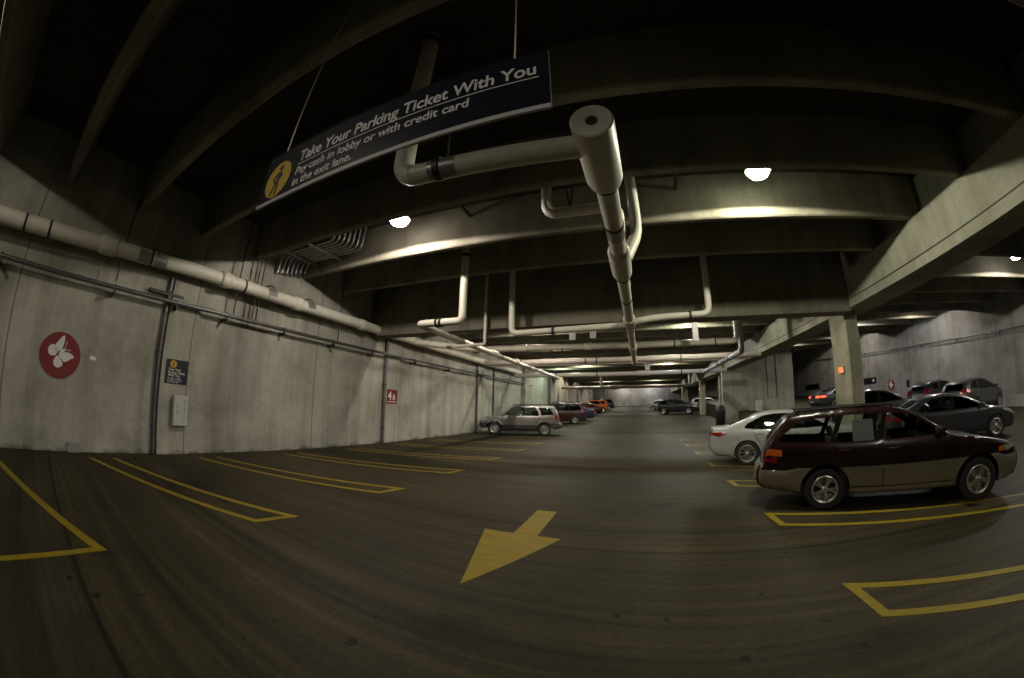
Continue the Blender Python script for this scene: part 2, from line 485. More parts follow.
lamp(9.5, 35.2, 5.6, 'added lamp brightening the area behind the concrete wall on the right', (1, .95, .85), .3)  # extra lamp put in to lift the dark area past the shear wall
lamp(9.5, 46.0, 5.6, 'added lamp brightening the area of the white vehicle far on the right', (.9, .95, 1), .8)  # extra lamp put in to brighten the far right area
lamp(-7.6, 34.6, 5.75, 'greenish lamp near the left wall past its end pilaster', (.55, 1, .72), .6)
lamp(-7.6, 43.6, 5.75, 'warm lamp near the left wall in the far distance', (1, .82, .5), .6)

# ------------------------------------------------------------------ pipes
def band(bm, a, b, r): return tube(bm, [a, b], r, 0, 20)
PZ, PX = 3.85, -.18
# main pipe
root = thing('ceiling_pipe', 'long pale insulated pipe hung along the middle of the aisle with a capped near end', 'pipe', (PX, 2.2, PZ))
def loc(pts): return [(x-PX, y-2.2, z-PZ) for x, y, z in pts]
obj('pipe_run', T(loc([(PX, 2.9, PZ), (PX, 18.84, PZ)]), .115, 0, 24), M['pipe'], root, 50)
bm = lathe(bmesh.new(), [(0, .03), (.045, .03), (.05, 0), (.165, -.012), (.178, 0), (.18, .03), (.18, .80), (.165, .86), (.125, .90), (.115, .9)], Matrix.Rotation(-PI/2, 4, 'X'), 30)
obj('capped_tee', bm, M['pipe'], root, 40)
obj('end_hole', lathe(bmesh.new(), [(0, -.004), (.05, -.004), (.05, .01), (0, .01)], Matrix.Rotation(-PI/2, 4, 'X'), 24), M['dark'], root)
for (a, b, r_) in ((4.75, 5.75, .165), (8.9, 9.8, .16), (13.2, 14, .15), (17.5, 18.3, .15)):
    o = obj('pipe_fitting', tube(bmesh.new(), loc([(PX, a, PZ), (PX, a+.02, PZ), (PX, a+.1, PZ), (PX, b-.1, PZ), (PX, b-.02, PZ), (PX, b, PZ)]), [.118, .15, r_, r_, .15, .118], 0, 26), M['pipe'], root, 50)
for a in (3.12, 3.98, 5.86, 7.2, 11.3, 12.5, 15.2):
    obj('pipe_band', band(bmesh.new(), (0, a-2.2, 0), (0, a+.035-2.2, 0), .128), M['band'], root, 40)
obj('foil_tape', band(bmesh.new(), (0, 4.02-2.2, 0), (0, 4.32-2.2, 0), .1185), M['foil'], root, 40)
for a in (4.2, 7.3, 12.5, 16):
    bm = T([(0, a-2.2, .1), (0, a-2.2, ZT-PZ)], .012, 0, 8)
    obj('hanger_rod', bm, M['dark'], root)
obj('label_sticker', B(-.03, .03, 3.86-2.2, 3.93-2.2, -.122, -.112), M['yellow_vinyl'], root)
# branches
def run(name, label, pts, r, f, m=M['pipe'], bands=(), fits=(), group=None, seg=18):
    o0 = Vector(pts[0])
    root = thing(name, label, 'pipe', o0, 0, group)
    L_ = lambda p: Vector(p)-o0
    obj('pipe_run', T([L_(p) for p in pts], r, f, seg), m, root, 50)
    for (p, q, k) in bands: obj('pipe_band', band(bmesh.new(), L_(p), L_(q), r*k), M['band'], root, 40)
    for (p, q, k) in fits:
        p, q = L_(p), L_(q); d = (q-p)
        obj('coupling', tube(bmesh.new(), [p, p+d*.06, p+d*.2, p+d*.8, p+d*.94, q], [r*1.02, r*k*.95, r*k, r*k, r*k*.95, r*1.02], 0, 22), m, root, 50)
    return root
b1 = run('branch_pipe', 'pale branch pipe under the hanging sign, joining the capped end of the aisle pipe', [(PX-.14, 2.5, PZ), (-2.08, 2.38, PZ), (-2.08, 2.38, ZT)], .105, .2,
    bands=[((-1.68, 2.40, PZ), (-1.62, 2.403, PZ), 1.12), ((-2.08, 2.38, 6.10), (-2.08, 2.38, 6.16), 1.5)])
obj('foil_tape', band(bmesh.new(), Vector((-1.74, 2.399, PZ))-Vector((PX-.14, 2.5, PZ)), Vector((-1.46, 2.42, PZ))-Vector((PX-.14, 2.5, PZ)), .1075), M['foil'], b1, 40)
obj('hanger_rod', T([Vector((-1.6, 2.43, PZ))-Vector((PX-.14, 2.5, PZ)), Vector((-1.6, 2.43, ZT))-Vector((PX-.14, 2.5, PZ))], .012, 0, 8), M['dark'], b1)
b2 = run('branch_pipe', 'pale bent branch pipe crossing behind the aisle pipe in front of the bright beam', [(-1.43, 5.6, ZT), (-1.43, 5.6, 5.06), (PX+.02, 5.6, 5.06), (PX+.02, 5.6, PZ+.1)], .1, .22)
for dx in (0, .28):
    obj('hanger_rod', T([Vector((-1.0, 5.6, 5.06))-Vector((-1.43, 5.6, ZT)), Vector((-1.12+dx*1.2, 5.45, ZT))-Vector((-1.43, 5.6, ZT))], .02, 0, 8), M['dark'], b2)
run('branch_pipe', 'pale riser bending into the right side of the aisle pipe, against the bright beam', [(.10, 5.75, ZT), (.13, 5.7, 4.55), (PX+.08, 5.2, PZ+.03)], .1, .3)
run('branch_pipe', 'pale elbow pipe right of the aisle pipe below the dark cross beam', [(PX+.1, 9.45, PZ+.02), (.5, 9.45, PZ+.10), (1.95, 9.45, PZ+.15), (1.95, 9.45, ZT)], .09, .2,
    bands=[((1.4, 9.45, PZ+.13), (1.46, 9.45, PZ+.133), 1.25)])
run('branch_pipe', 'pale elbow pipe left of the aisle pipe below the dark cross beam', [(PX-.1, 9.5, PZ-.05), (-3.5, 9.5, PZ-.12), (-3.5, 9.5, ZT)], .09, .2,
    bands=[((-2.3, 9.5, PZ-.095), (-2.24, 9.5, PZ-.095), 1.25)])
run('bent_pipe', 'pale Z-shaped drain pipe with two elbows left of the aisle pipe', [(-4.32, 8.02, ZT), (-4.32, 8.02, 3.82), (-5.68, 8.02, 3.82), (-5.74, 15.2, 3.76), (-5.74, 25.6, 3.7)], .1, .18,
    bands=[((-4.32, 8.02, 5.6), (-4.32, 8.02, 5.68), 1.3), ((-4.98, 8.02, 3.82), (-4.92, 8.02, 3.82), 1.3), ((-5.1, 8.02, 3.82), (-5.04, 8.02, 3.82), 1.3)],
    fits=[((-5.74, 13.2, 3.82), (-5.74, 13.9, 3.82), 1.25), ((-5.74, 16.2, 3.82), (-5.74, 16.6, 3.82), 1.2)])
run('thin_riser_pipe', 'thin pale riser pipe in front of the dark cross beam, turned left at its foot', [(-4.56, 10.0, ZT), (-4.56, 10.0, 3.55), (-5.9, 10.0, 3.5)], .05, .07)
# cross pipes
run('cross_pipe', 'white insulated pipe crossing the aisle just beyond the dark cross beam', [(-9.1, 12.6, 4.25), (-7.2, 14.7, 4.2), (PX-.12, 15.0, 4.16), (4.2, 15.0, 4.16), (4.2, 15.0, ZT)], .135, .3,
    bands=[((x, 14.9 if x < -3 else 15, 4.173), (x+.05, 14.9 if x < -3 else 15, 4.173), 1.15) for x in (-3.7, -3.2, -2.6, 1.5, 3.2)],
    fits=[((-5.3, 14.78, 4.185), (-4.7, 14.81, 4.18), 1.25), ((-2.2, 14.92, 4.17), (-1.9, 14.92, 4.17), 1.25)])
run('grey_riser_pipe', 'grey riser pipe by the girder, turning to run along the aisle on the right', [(4.6, 15.9, ZT), (4.6, 15.9, 3.86), (4.6, 25.6, 3.86)], .13, .2, M['pipe_grey'],
    bands=[((4.6, y, 3.86), (4.6, y+.12, 3.86), 1.1) for y in (18, 20.5, 23)])
run('cross_pipe', 'pinkish thick pipe crossing the aisle beyond the white one', [(-8.6, 19, 4.08), (6.5, 19, 4.08)], .155, 0, M['pipe_pink'],
    bands=[((x, 19, 4.08), (x+.06, 19, 4.08), 1.08) for x in (-6.4, -2.8, -2.2, 2.2)], fits=[((-5.2, 19, 4.08), (-4.6, 19, 4.08), 1.15), ((.5, 19, 4.08), (1.1, 19, 4.08), 1.15)])
run('cross_pipe', 'thinner pinkish pipe crossing far down the aisle', [(-9.2, 26, 3.95), (6.3, 26, 3.95)], .15, 0, M['pipe_pink'],
    bands=[((x, 26, 3.95), (x+.08, 26, 3.95), 1.15) for x in (-6, -3, 0, 3)], fits=[((-.1, 26, 3.95), (.9, 26, 3.95), 1.3)])
run('cross_pipe', 'pale pipe crossing the aisle furthest back', [(-9.2, 43, 3.85), (6.6, 43, 3.85)], .17, 0, M['pipe_pink'], fits=[((-3.6, 43, 3.85), (-2.4, 43, 3.85), 1.5)])
run('cross_pipe', 'slim pale pipe above the thick pinkish pipe', [(-9.2, 21, 4.15), (6.6, 21, 4.15)], .07, 0, M['pipe_pink'])
stubs = [(-2.48, 13.6, 4.22, 4.72), (-1.68, 13.6, 4.25, 4.72), (2.2, 13.6, 3.98, 4.95)]
for i, (x, y, a, b) in enumerate(stubs):
    o = tag(obj('sensor_box', box(bmesh.new(), x-.11, x+.11, y-.07, y+.07, a, b, .02), M['box_white'], None), 
        ['white upright box hanging over the aisle, leftmost of three', 'white upright box hanging over the aisle, just left of the aisle pipe', 'white upright box hanging over the aisle, right of the aisle pipe'][i], 'box', 'white boxes above the cross pipe')
    r_ = T([(x, y, b-.02), (x, y, ZT)], .02, 0, 8); ro = obj('hanger_rod', r_, M['dark'], o)
for i, (x, y) in enumerate([(.65, 26.0), (-4.4, 43.0), (6.0, 43.0)]):
    run('vent_stub', ['short white stub standing on the far thin pipe', 'white stub and post over the furthest pipe', 'white stub on the furthest pipe near the far dark column'][i], [(x, y, 4.15 if i == 0 else 4.1), (x, y, 4.85 if i == 0 else 5.1)], .16, 0, M['box_white'])
# wall pipe
WP = [(-9.13, -9, 3.75), (-9.13, -1.5, 4.07), (-9.13, 3.3, 4.33), (-9.13, 14.2, 4.30), (-9.13, 27, 4.28)]
w = run('wall_pipe', 'thick white pipe running along the top of the left wall', WP, .17, 1.0, M['pipe'],
    bands=[((-9.13, -.95, 4.095), (-9.13, -.90, 4.098), 1.07), ((-9.13, -.42, 4.125), (-9.13, -.37, 4.128), 1.07), ((-9.13, 1.95, 4.26), (-9.13, 2.0, 4.263), 1.07), ((-9.13, 4.55, 4.325), (-9.13, 4.6, 4.325), 1.1)],
    fits=[((-9.13, .75, 4.195), (-9.13, 1.15, 4.215), 1.22), ((-9.13, 3.85, 4.33), (-9.13, 4.15, 4.33), 1.22), ((-9.13, 6.3, 4.32), (-9.13, 6.6, 4.32), 1.22), ((-9.13, 9.2, 4.31), (-9.13, 9.5, 4.31), 1.2)])
o0 = Vector(WP[0])
for y in (1.65, 2.05, 5.3, 6.75):
    z = 4.33 if y > 3 else 4.2+.05*(y-.9)
    obj('foil_tape', band(bmesh.new(), Vector((-9.13, y, z))-o0, Vector((-9.13, y+.3, z+.01))-o0, .173), M['foil'], w, 40)
for y in (5.45, 6.9):
    hk = [(-9.13+.19*math.cos(a)*.3, y, 4.33+.10+.09*math.sin(a)+.1) for a in (0, .8, 1.6, 2.4, PI)]
    obj('pipe_hook', tube(bmesh.new(), [Vector((-9.13-.06+.12*math.cos(PI*q/8)*.9, y+.12*math.cos(PI*q/8), 4.48+.12*math.sin(PI*q/8)))-o0 for q in range(9)], .015, 0, 8), M['dark'], w)
# conduit under it with brackets
c0 = Vector((-9.28, -9, 3.40))
cpts = [(-9.28, -9, 3.35), (-9.28, 0, 3.42), (-9.28, 4, 3.5), (-9.28, 20, 3.52), (-9.28, 31, 3.5)]
cd = thing('wall_conduit', 'thin grey steel conduit running along the left wall under the thick pipe', 'conduit', c0)
obj('conduit_run', T([Vector(p)-c0 for p in cpts], .05, 0, 12), M['conduit'], cd, 50)
for y in (-4, -1.2, 1.35, 2.9, 4.3, 6.2, 8.2, 10.2, 13, 16):
    z = 3.42+.02*max(0, y) if y < 4 else 3.51
    bm = B(XW+.002, -9.2, y-.02, y+.02, z-.18, z-.10); box(bm, -9.31, -9.25, y-.02, y+.02, z-.15, z+.06)
    bmesh.ops.translate(bm, vec=-c0, verts=bm.verts[:]); obj('bracket', bm, M['dark'], cd)
for i, y in enumerate((1.32, 4.45, 5.0, 5.15, 8.3)):
    tag(obj('hanger_rod', T([(-9.17-.03*(i % 2), y, 3.55), (-9.17-.03*(i % 2), y, ZT)], .018, 0, 8), M['dark']),
        'thin dark rod hanging beside the wall pipe, %s from the left' % ['first', 'second', 'third', 'fourth', 'fifth'][i], 'rod', 'rods along the left wall')
# dark vertical pipes standing in for dark recess lines in the wall
for i, (y, zt) in enumerate([(2.72, 4.1), (11.27, 4.2), (19.9, 4.2), (22.5, 4.2)]):
    dr = thing('recess_line', 'dark vertical pipe standing in for a wall recess line %s' % ['left of the small black wall sign and white box', 'left of the red wall sign reading 4B', 'on the left wall just before the silver car', 'on the left wall behind the silver car'][i], 'pipe', (XW, y, 0))
    obj('pipe_run', T([(.07, 0, .02), (.07, 0, zt)], .05, 0, 12), M['conduit'], dr, 50)
    for z in (.6, 2.3, 3.7): obj('strap', B(0.004, .13, -.062, .062, z, z+.04), M['dark'], dr)
tag(obj('junction_box', box(bmesh.new(), XW+.001, XW+.12, 2.2, 3.1, 3.62, 3.70, .01), M['dark']), 'flat dark cross arm above the dark recess line near the small black sign', 'bracket')
# conduit bundle under the slab by the left wall
for i in range(7):
    y = 5.72+.13*i; z = 5.62-.0*i
    tag(obj('steel_conduit', T([(XW+.15+.05*i, y, 5.1+.03*i), (XW+.25+.05*i, y, z), (-6.75-.045*(6-i), y, z), (-6.68-.045*(6-i), y, ZT-.01)], .036, .16, 10), M['galv'], None, 50),
        'galvanised conduit bent up to the ceiling near the left lamp, %s from the camera' % ['first', 'second', 'third', 'fourth', 'fifth', 'sixth', 'seventh'][i], 'conduit', 'conduits beside the left lamp')
for i, x in enumerate((-7.7, -8.75)):
    tag(obj('strut_channel', box(bmesh.new(), x-.025, x+.025, 5.3, 6.72, 5.53, 5.58), M['galv']),
        ['steel strut bar under the conduits, nearer the lamp', 'steel strut bar under the conduits, nearer the wall'][i], 'strut', 'struts under the conduits')
# small anchors on the bright beam face
for i, (x, lab) in enumerate([(-3.55, 'small dark bracket on the bright beam face right of the left lamp'), (1.05, 'small dark bracket on the bright beam face left of the right lamp')]):
    bm = B(x-.03, x+.03, 5.95, 6.7, 5.98, 6.03); box(bm, x-.07, x+.07, 5.93, 6.0, 5.93, 6.05)
    tag(obj('beam_bracket', bm, M['dark']), lab, 'bracket')

# ------------------------------------------------------------------ hanging sign
SY = 1.29
sg = thing('hanging_sign', 'long dark blue hanging sign about taking your parking ticket with you', 'sign', (-1.49, SY, 3.1))
W2, WL = 1.2, 1.15
obj('panel', box(bmesh.new(), -WL, W2, -.02, -.002, .0, .47, .003), M['sign_blue'], sg)
obj('bottom_edge', box(bmesh.new(), -WL, W2, -.023, -.006, -.018, .012), M['sign_edge'], sg)
obj('side_edge', box(bmesh.new(), W2, W2+.004, -.021, -.004, -.016, .47), M['conduit'], sg)
for x in (-.96, 1.0): obj('hanging_wire', T([(x, 0, .47), (x, 0, ZT-3.1)], .006, 0, 8), M['sash'], sg)
bm = put(disc(bmesh.new(), .165), (-.925, -.0225, .19), (1, 0, 0), (0, 0, 1))
ic = obj('walker_emblem', bm, M['yellow_vinyl'], sg)
def walker(bm, s):
    c = bmesh.ops.create_cone(bm, cap_ends=True, segments=20, radius1=.026*s, radius2=.026*s, depth=.003)
    bmesh.ops.translate(bm, vec=(.015*s, .105*s, 0), verts=c['verts'])
    for P_ in ([(-.03, .06), (.028, .075), (.04, .02), (.02, -.03), (-.022, -.025), (-.012, .02)],
               [(-.022, -.02), (-.002, -.03), (-.022, -.085), (-.05, -.14), (-.068, -.132), (-.04, -.075)],
               [(-.004, -.02), (.02, -.025), (.03, -.075), (.022, -.14), (.0, -.14), (.008, -.08)],
               [(-.028, .062), (-.016, .045), (-.045, .012), (-.028, -.022), (-.042, -.028), (-.066, .012)],
               [(.026, .074), (.034, .055), (.06, .02), (.05, .008), (.03, .03)]):
        prism(bm, [(x*s, y*s) for x, y in P_], 'z', -.0015, .0015)
    return bm
obj('walker_figure', put(walker(bmesh.new(), 1.0), (-.925, -.0262, .19), (1, 0, 0), (0, 0, 1)), M['black_vinyl'], ic)
def sign_text(s, x, z, size, bold, name, width=None, parent=sg, y=-.0225, m=M['white_vinyl']):
    bm = text_bm(s, size, bold)
    xs = [v.co.x for v in bm.verts]; w = max(xs)-min(xs)
    if width: bmesh.ops.scale(bm, vec=(width/w, 1, 1), verts=bm.verts[:])
    put(bm, (x, y, z), (1, 0, 0), (0, 0, 1)); return obj(name, bm, m, parent)
sign_text('Take Your Parking Ticket With You', -.69, .268, .142, .0022, 'headline', 1.82)
obj('underline', B(-.69, 1.145, -.0235, -.0205, .236, .243), M['white_vinyl'], sg)
sign_text('Pay cash in lobby or with credit card', -.69, .142, .100, .0012, 'small_print', 1.43)
sign_text('in the exit lane.', -.69, .043, .100, .0012, 'small_print', .61)

# ------------------------------------------------------------------ wall signs
def wall_thing(name, label, cat, y, z, x=XW): return thing(name, label, cat, (x, y, z))
# butterfly sign: local axes on the wall: u = +y, v = +z, facing +x
def onwall(bm, off=0.0, uv=(0, 0)): return put(bm, (off, uv[0], uv[1]), (0, 1, 0), (0, 0, 1))
bf = wall_thing('round_sign', 'round dark red wall sign with a white butterfly, on the left wall', 'sign', .43, 1.88)
obj('panel', onwall(disc(bmesh.new(), .455, .02), .011), M['red_vinyl'], bf)
def butterfly(bm, s):
    # local frame u right, v up; measured wing outlines (body axis tilts up to the right)
    wings = [[(.02, .0), (-.06, .16), (-.01, .27), (.13, .44), (.165, .33), (.13, .14)],
             [(-.0, -.01), (-.06, .17), (-.15, .19), (-.22, .10), (-.2, -.02), (-.1, -.06)],
             [(.05, -.0), (.2, .06), (.34, .06), (.46, -.02), (.38, -.07), (.24, -.16), (.13, -.10)],
             [(.03, -.04), (.16, -.16), (.18, -.24), (.08, -.31), (-.03, -.27), (-.05, -.16)]]
    for w_ in wings: prism(bm, [(x*s, y*s) for x, y in bez(w_, 6)], 'z', 0, .003)
    prism(bm, [(x*s, y*s) for x, y in bez([(.0, .0), (.1, .1), (.19, .145), (.2, .08), (.12, .03)], 5)], 'z', 0, .003)
    prism(bm, [(x*s, y*s) for x, y in [(.19, .14), (.22, .32), (.235, .32), (.205, .135)]], 'z', 0, .003)
    prism(bm, [(x*s, y*s) for x, y in [(.2, .125), (.36, .13), (.36, .112), (.2, .105)]], 'z', 0, .003)
    return bm
obj('butterfly_emblem', onwall(butterfly(bmesh.new(), .86), .0225, (-.08, .02)), M['white_vinyl'], bf)
tag(obj('paint_mark', put(flat(bmesh.new(), bez([(0, 0), (.07, .02), (.13, 0), (.14, -.05), (.07, -.07), (.01, -.05)], 5), .003), (XW, 1.1, 1.96), (0, 1, 0), (0, 0, 1)), M['white_vinyl']),
    'small pale paint smudge on the wall right of the round red sign', 'mark')
ps = wall_thing('notice_sign', 'small black wall sign with a yellow circle, above the white box', 'sign', 3.2, 1.92, XW+.10)
obj('panel', B(0, .015, -.29, .29, -.28, .28), M['sign_blue'], ps)
e1 = obj('walker_emblem', onwall(disc(bmesh.new(), .085), .017, (-.10, .17)), M['yellow_vinyl'], ps)
obj('walker_figure', onwall(walker(bmesh.new(), .5), .0205, (-.10, .17)), M['black_vinyl'], e1)
for i, (s, sz) in enumerate([('Take Your', .085), ('Parking Ticket', .085), ('With You', .085), ('Pay cash in lobby', .055), ('or with credit card', .055), ('in the exit lane.', .055)]):
    z = [.02, -.05, -.115, -.17, -.215, -.255][i]
    obj('printed_line', onwall(text_bm(s, sz*.9, .0008 if i < 3 else 0), .0155, (-.22, z)), M['white_vinyl'], ps)
wb = wall_thing('call_box', 'tall narrow white metal box on the left wall below the small black sign', 'box', 3.34, .68, XW+.10)
obj('casing', box(bmesh.new(), 0, .13, -.19, .19, 0, .70, .012), M['box_white'], wb)
obj('door', box(bmesh.new(), .128, .142, -.175, .175, .015, .685, .004), M['box_white'], wb)
bm = bmesh.new()
for z in (.42, .54): obj('printed_mark', B(.142, .144, -.10, -.07, z-.14, z-.06), M['grey_mark'], wb)
for q in range(6): obj('printed_mark', B(.142, .1435, .08, .115, .10+.09*q, .15+.09*q), M['grey_mark'], wb)
bm.free()
s4 = wall_thing('level_sign', 'small red wall sign reading 4B on the left wall', 'sign', 11.76, 1.86, XW+.10)
obj('panel', B(0, .015, -.33, .33, -.29, .29), M['red_vinyl'], s4)
obj('number', onwall(text_bm('4', .46, .012), .016, (-.28, -.12)), M['white_vinyl'], s4)
obj('letter', onwall(text_bm('B', .30, .006), .016, (.02, -.12)), M['white_vinyl'], s4)
obj('rule_line', B(.0, .017, -.28, .28, -.22, -.195), M['white_vinyl'], s4)

def rwall(bm, y, z, off=0): return put(bm, (XR-off, y, z), (0, -1, 0), (0, 0, 1))
s = 20.5/26.5
def rsign(name, label, y, z, w, h, m, txt=None, arrow=False):
    root = thing(name, label, 'sign', (XR, y, z))
    obj('panel', B(-.03, 0, -w/2, w/2, -h/2, h/2), m, root)
    if txt:
        bm = text_bm(txt, h*.55, .004); xs = [v.co.x for v in bm.verts]
        put(bm, (-.031, (max(xs))/2+(.2 if arrow else 0), -h*.2), (0, -1, 0), (0, 0, 1)); obj('lettering', bm, M['white_vinyl'], root)
    if arrow:
        bm = flat(bmesh.new(), [(0, .05), (.2, .05), (.2, .13), (.4, 0), (.2, -.13), (.2, -.05), (0, -.05)], .003)
        put(bm, (-.031, -w*.2, 0), (0, -1, 0), (0, 0, 1)); obj('arrow', bm, M['white_vinyl'], root)
    return root
rsign('direction_sign', 'long dark sign on the right wall seen left of the near column', 41.6, 1.7+1.55*s+.0, 3.6, .62, M['sign_blue'])
rsign('direction_sign', 'long dark sign on the right wall right of the near column, with an arrow', 29.9, 1.7+1.28*s, 2.1, .5, M['sign_blue'], None, True)
rc = thing('round_sign', 'small round red sign with a white butterfly on the far right wall', 'sign', (XR, 26.8, 1.7+.58*s))
obj('panel', put(disc(bmesh.new(), .42, .03), (-.016, 0, 0), (0, -1, 0), (0, 0, 1)), M['red_vinyl'], rc)
obj('butterfly_emblem', put(butterfly(bmesh.new(), .8), (-.032, .06, 0), (0, -1, 0), (0, 0, 1)), M['white_vinyl'], rc)
rsign('notice_sign', 'small upright black sign right of the round red sign on the far right wall', 24.65, 1.7+.53*s, .36, .52, M['sign_blue'])
# sloping pipe along the right wall
rp = run('wall_pipe', 'dark sloping sprinkler pipe along the right wall', [(XR-.25, 8, 3.55), (XR-.25, 40, 5.65)], .04, 0, M['conduit'])
for y in (12, 15.5, 19, 22.5, 26, 30):
    z = 3.55+(y-8)*2.1/32
    obj('bracket', B(0, .25, y-.02-8, y+.02-8, z-3.55-.06, z-3.55+.02), M['dark'], rp)
    obj('sprinkler_head', T([(0, y-8, z-3.55), (0, y-8, z-3.55-.22)], .03, 0, 8), M['dark'], rp)

# lit orange-red signs on the columns
RED = emit('lit sign face', (1, .28, .09), 5)
for i, (x, y, z, lab) in enumerate([(6.68, 11.25, 2.48, 'small lit orange-red sign on the side of the near column'), (6.7, 40.2, 3.3, 'tiny lit red sign on the far dark column')]):
    k = 1.0 if i == 0 else 1.5
    t = thing('lit_sign', lab, 'sign', (x, y, z), 0, 'lit signs on columns')
    obj('casing', B(-.05, 0, -.17*k, .17*k, -.11*k, .11*k, bev=.008), M['housing'], t)
    obj('lit_face', B(-.054, -.049, -.15*k, .15*k, -.09*k, .09*k), RED, t)

# ------------------------------------------------------------------ cars
def arc(cx, cz, r, a0, a1, n=14):
    return [(cx+r*math.cos(R(a0+(a1-a0)*i/n)), cz+r*math.sin(R(a0+(a1-a0)*i/n))) for i in range(n+1)]
def smooth_line(pts, n=4):
    """open Catmull-Rom through points"""
    P_ = [Vector((*p, 0)) for p in pts]; out = []
    for i in range(len(P_)-1):
        p0 = P_[max(0, i-1)]; p1 = P_[i]; p2 = P_[i+1]; p3 = P_[min(len(P_)-1, i+2)]
        for k in range(n):
            t = k/n
            q = .5*((2*p1)+(-p0+p2)*t+(2*p0-5*p1+4*p2-p3)*t*t+(-p0+3*p1-3*p2+p3)*t**3)
            out.append((q.x, q.y))
    out.append(pts[-1]); return out
def inside(p, poly):
    x, y = p; c = False; j = len(poly)-1
    for i in range(len(poly)):
        xi, yi = poly[i]; xj, yj = poly[j]
        if (yi > y) != (yj > y) and x < (xj-xi)*(y-yi)/(yj-yi)+xi: c = not c
        j = i
    return c
def seg_dist(p, line):
    b = 9
    for (x0, y0), (x1, y1) in zip(line, line[1:]):
        dx, dy = x1-x0, y1-y0; L2 = dx*dx+dy*dy
        t = 0 if L2 == 0 else max(0, min(1, ((p[0]-x0)*dx+(p[1]-y0)*dy)/L2))
        b = min(b, math.hypot(p[0]-x0-t*dx, p[1]-y0-t*dy))
    return b
def offset_in(loop, d):
    out = []; n = len(loop)
    area = sum(loop[i][0]*loop[(i+1) % n][1]-loop[(i+1) % n][0]*loop[i][1] for i in range(n))
    s_ = 1 if area > 0 else -1
    for i in range(n):
        a, b, c = Vector(loop[i-1]), Vector(loop[i]), Vector(loop[(i+1) % n])
        t = (c-a)
        if t.length < 1e-6: continue
        t.normalize(); nrm = Vector((-t.y, t.x))*s_
        out.append(tuple(b+nrm*d))
    return out
def cdt_region(outer, holes, grid, extra=()):
    """triangulate outer minus holes with interior grid points -> verts 2d, tris"""
    vs = []; ed = []
    for lp in [outer]+list(holes):
        s0 = len(vs); vs += [Vector(p) for p in lp]; n = len(lp)
        ed += [(s0+i, s0+(i+1) % n) for i in range(n)]
    x0 = min(p[0] for p in outer); x1 = max(p[0] for p in outer); y0 = min(p[1] for p in outer); y1 = max(p[1] for p in outer)
    if grid:
        i = x0+grid/2
        while i < x1:
            j = y0+grid/2
            while j < y1:
                p = (i, j)
                if inside(p, outer) and not any(inside(p, h) for h in holes): vs.append(Vector(p))
                j += grid
            i += grid
    for p in extra:
        if inside(p, outer) and not any(inside(p, h) for h in holes): vs.append(Vector(p))
    V, E_, F_, *_ = geometry.delaunay_2d_cdt(vs, ed, [], 0, 1e-5)
    V = [(v.x, v.y) for v in V]; tr = []
    for f in F_:
        c = (sum(V[q][0] for q in f)/len(f), sum(V[q][1] for q in f)/len(f))
        if inside(c, outer) and not any(inside(c, h) for h in holes): tr.append(list(f))
    return V, tr

GLASS = glass_mat('car window glass', (.42, .46, .45))
GLASS_L = glass_mat('light car window glass', (.80, .84, .83))
GLASS_D = glass_mat('dark car window glass', (.10, .11, .12))
TYRE = mat('tyre rubber', (.012, .012, .012), .75)
ALLOY = mat('alloy wheel', (.55, .54, .52), .3, .85)
TRIM = mat('black car trim', (.008, .008, .009), .6, spec=.25)
PILLAR = mat('matt black pillar', (.004, .004, .004), .8, spec=.06)
CABIN = mat('dark cabin lining', (.02, .019, .018), .8)
SEAT = mat('grey seat cloth', (.13, .125, .115), .85)
CHROME = mat('bright car trim', (.6, .6, .6), .15, 1.0)
LAMP_RED = mat('red lamp lens', (.28, .008, .008), .15, coat=.5)
LAMP_AMB = mat('amber lamp lens', (.75, .16, .012), .2, coat=.5)
LAMP_CLR = mat('clear lamp lens', (.55, .56, .58), .08, .3, coat=.6)
PLATE = mat('number plate', (.55, .56, .58), .5)
PAPER = mat('pale grey paper', (.78, .84, .84), .8)
RED_ON = emit('lit brake lamp', (1, .10, .04), 12)
WHITE_ON = emit('lit reversing lamp', (1, .93, .85), 14)
HEAD_ON = emit('lit headlamp', (.9, .95, 1), 12)

class Car:
    def __init__(s, spec): s.__dict__.update(spec)
    def yraw(s, x, z):
        W = s.W/2
        y = W
        if z > s.belt: y = W-.03-s.tumble*(z-s.belt)**1.12
        else:
            y = W-.03*((s.belt-z)/max(.05, s.belt-.62))**2 if z > .62 else W-.03-.09*((.62-z)/.4)**2
            if z < .62 and z > s.belt-.0: y = W
            y += .0
            crease = math.exp(-((z-(s.belt-.22))/.05)**2)*.008
            y += crease
        t = max(0, abs(x)-(s.wb/2-.25)); e = (s.front if x > 0 else s.rear)-(s.wb/2-.25)
        q = min(1, t/e)
        y -= (s.nose if x > 0 else s.tail)*q**2.4*(.6+.4*min(1, z/.7))
        for wx in (s.wb/2, -s.wb/2):                      # flared wheel arches
            d = math.hypot(x-wx, z-s.wr)
            y += s.flare*math.exp(-((d-s.ar)/.05)**2) if z < s.belt else 0
        return y
    def y(s, p):
        d = seg_dist(p, s.top)
        r_ = s.round
        y = s.yraw(*p)
        if d < r_: y -= (r_-math.sqrt(max(0, r_*r_-(r_-d)**2)))*.9
        return y

